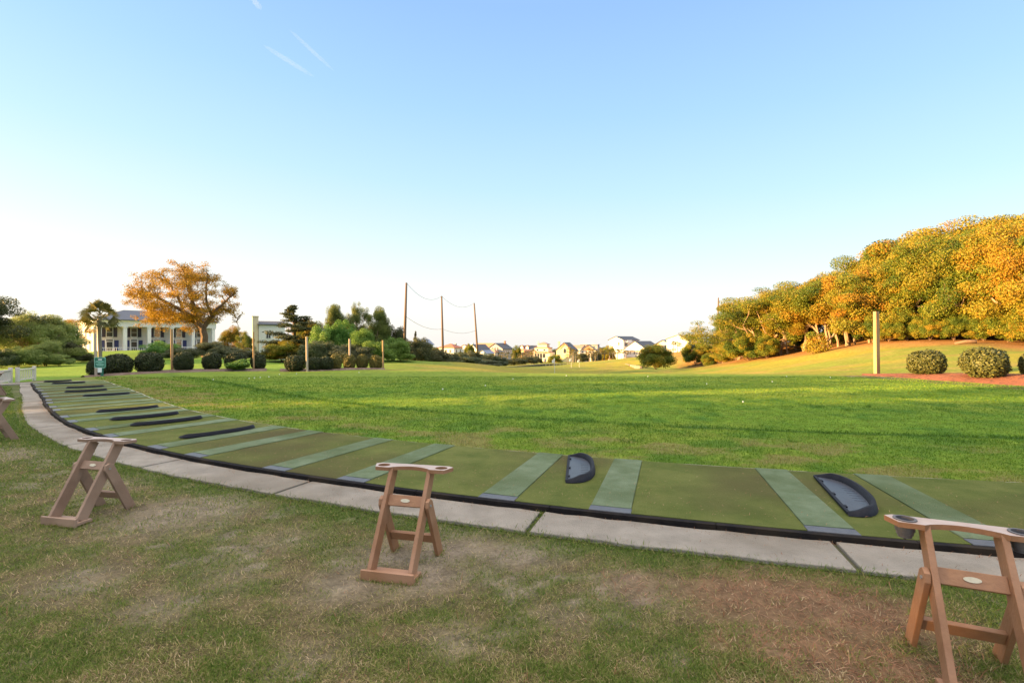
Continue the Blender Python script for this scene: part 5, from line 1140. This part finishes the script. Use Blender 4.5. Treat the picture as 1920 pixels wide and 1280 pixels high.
house(1484, 664, 96, 7, 7, 3.2, -30, 'offwhite', 'bluegrey', 'gable', 1.8, 'white house glimpsed between the oak trunks on the right', ww('f', (-1.6, 1.6), 1.8, 1, 1.3), group=None)

# ---- golf net poles and their cables
NP = [(757, 762, 530, 100), (831, 828, 555, 128), (897, 889, 568, 150), (1345, 1347, 558, 128)]
tops = []
for k, (pb, pt_, py, d) in enumerate(NP):
    b0 = ground(pb, d); b0.z = hz(b0.x, b0.y); tp = ray(pt_, py, d); tops.append((b0, tp))
    o = MB().tube([Vector((0, 0, -.3)), (tp - b0) * .5, tp - b0], [.34, .28, .20] if k < 3 else [.26, .22, .16], 10).obj('net_pole', M['pole'], smooth=True); o.location = b0
    tag(o, ['tallest leaning net pole, leftmost of the three', 'middle of the three tall net poles', 'net pole leaning left, right one of the three', 'lone net pole behind the right wood'][k], 'pole', 'tall poles of the range net')
def sag(a, b, s, n=14): return [a.lerp(b, t / n) - Vector((0, 0, s * 4 * (t / n) * (1 - t / n))) for t in range(n + 1)]
lo = [tops[0][0].lerp(tops[0][1], (690 - 593 - 0) / 160.0), tops[1][0].lerp(tops[1][1], .46), tops[2][0].lerp(tops[2][1], .545)]
lo = [Vector((t[0].lerp(t[1], f))) for t, f in zip(tops[:3], (.60, .525, .56))]
for k in range(2):
    for nm, a, b, s, lb in (('upper', tops[k][1], tops[k + 1][1], 2.0, 'high'), ('lower', lo[k], lo[k + 1], 1.0, 'low')):
        o = MB().tube(sag(a, b, s), .036, 5).obj('net_cable', M['cable']); tag(o, f"{lb} sagging net cable between the {['first and second', 'second and third'][k]} net poles", 'cable', 'cables of the range net')

# ---- trees standing left of the picture, whose shade covers the tee
rs = random.Random(12)
CAS = [(-46, -26, 10.2), (-50, -19, 10.8), (-46, -12, 10.8), (-49, -5, 10.4), (-46, -1.0, 9.4), (-46, 4.8, 4.8), (-46, 10.2, 9.4), (-50, 14.6, 8.0), (-47, 19.8, 5.4)]
for k, (x, y, h) in enumerate(CAS):
    pr = BIG[k % 3]; v = Vector((x, y, hz(x, y))); s = (h + .6) / pr.h
    plant(pr, 'shade_tree', v, s * .92, s, k * 2.1, 'leafy tree left of the picture shading the tee', 'tree', 'trees left of the picture', M['lf_green'])

plant(OAKSLIM[0], 'shade_tree', Vector((-58, 2.2, hz(-58, 2.2))), 1.25, 2.32, .5, 'oak left of the picture shading the tee', 'tree', 'trees left of the picture', M['lf_green'])

# ---- contrails
m, t = newmat('contrail_vapour'); nn = t.nodes.new; ln = t.links.new
o = nn('ShaderNodeOutputMaterial'); tcn = nn('ShaderNodeTexCoord'); no = nn('ShaderNodeTexNoise'); no.inputs['Scale'].default_value = .011; no.inputs['Detail'].default_value = 4; ln(tcn.outputs['Object'], no.inputs['Vector'])
vp = nn('ShaderNodeVolumePrincipled'); vp.inputs['Color'].default_value = (.95, .96, 1, 1); mrn = nn('ShaderNodeMapRange'); mrn.inputs[1].default_value = .42; mrn.inputs[2].default_value = .68; mrn.inputs[3].default_value = 0; mrn.inputs[4].default_value = .012
ln(no.outputs['Fac'], mrn.inputs[0]); ln(mrn.outputs[0], vp.inputs['Density']); ln(vp.outputs[0], o.inputs['Volume'])

vp.inputs['Density'].default_value = .0030; nt_ = m.node_tree
for l in list(nt_.links):
    if l.to_socket == vp.inputs['Density']: nt_.links.remove(l)
for k, (a, b, w) in enumerate([((505, 92), (577, 137), 3.6), ((553, 66), (616, 124), 3.0), ((470, -6), (487, 14), 4.5)]):
    p0 = ray(a[0], a[1], 1500); p1 = ray(b[0], b[1], 1500); dv = p1 - p0; l = dv.length / 2
    bm = bmesh.new(); bmesh.ops.create_icosphere(bm, subdivisions=3, radius=1); me = bpy.data.meshes.new('contrail'); bm.to_mesh(me); bm.free()
    o = link('contrail', me, m); o.location = (p0 + p1) / 2; o.scale = (w * 2.1, w * 2.1, l * 1.35); o.rotation_euler = dv.to_track_quat('Z', 'Y').to_euler(); o['kind'] = 'stuff'
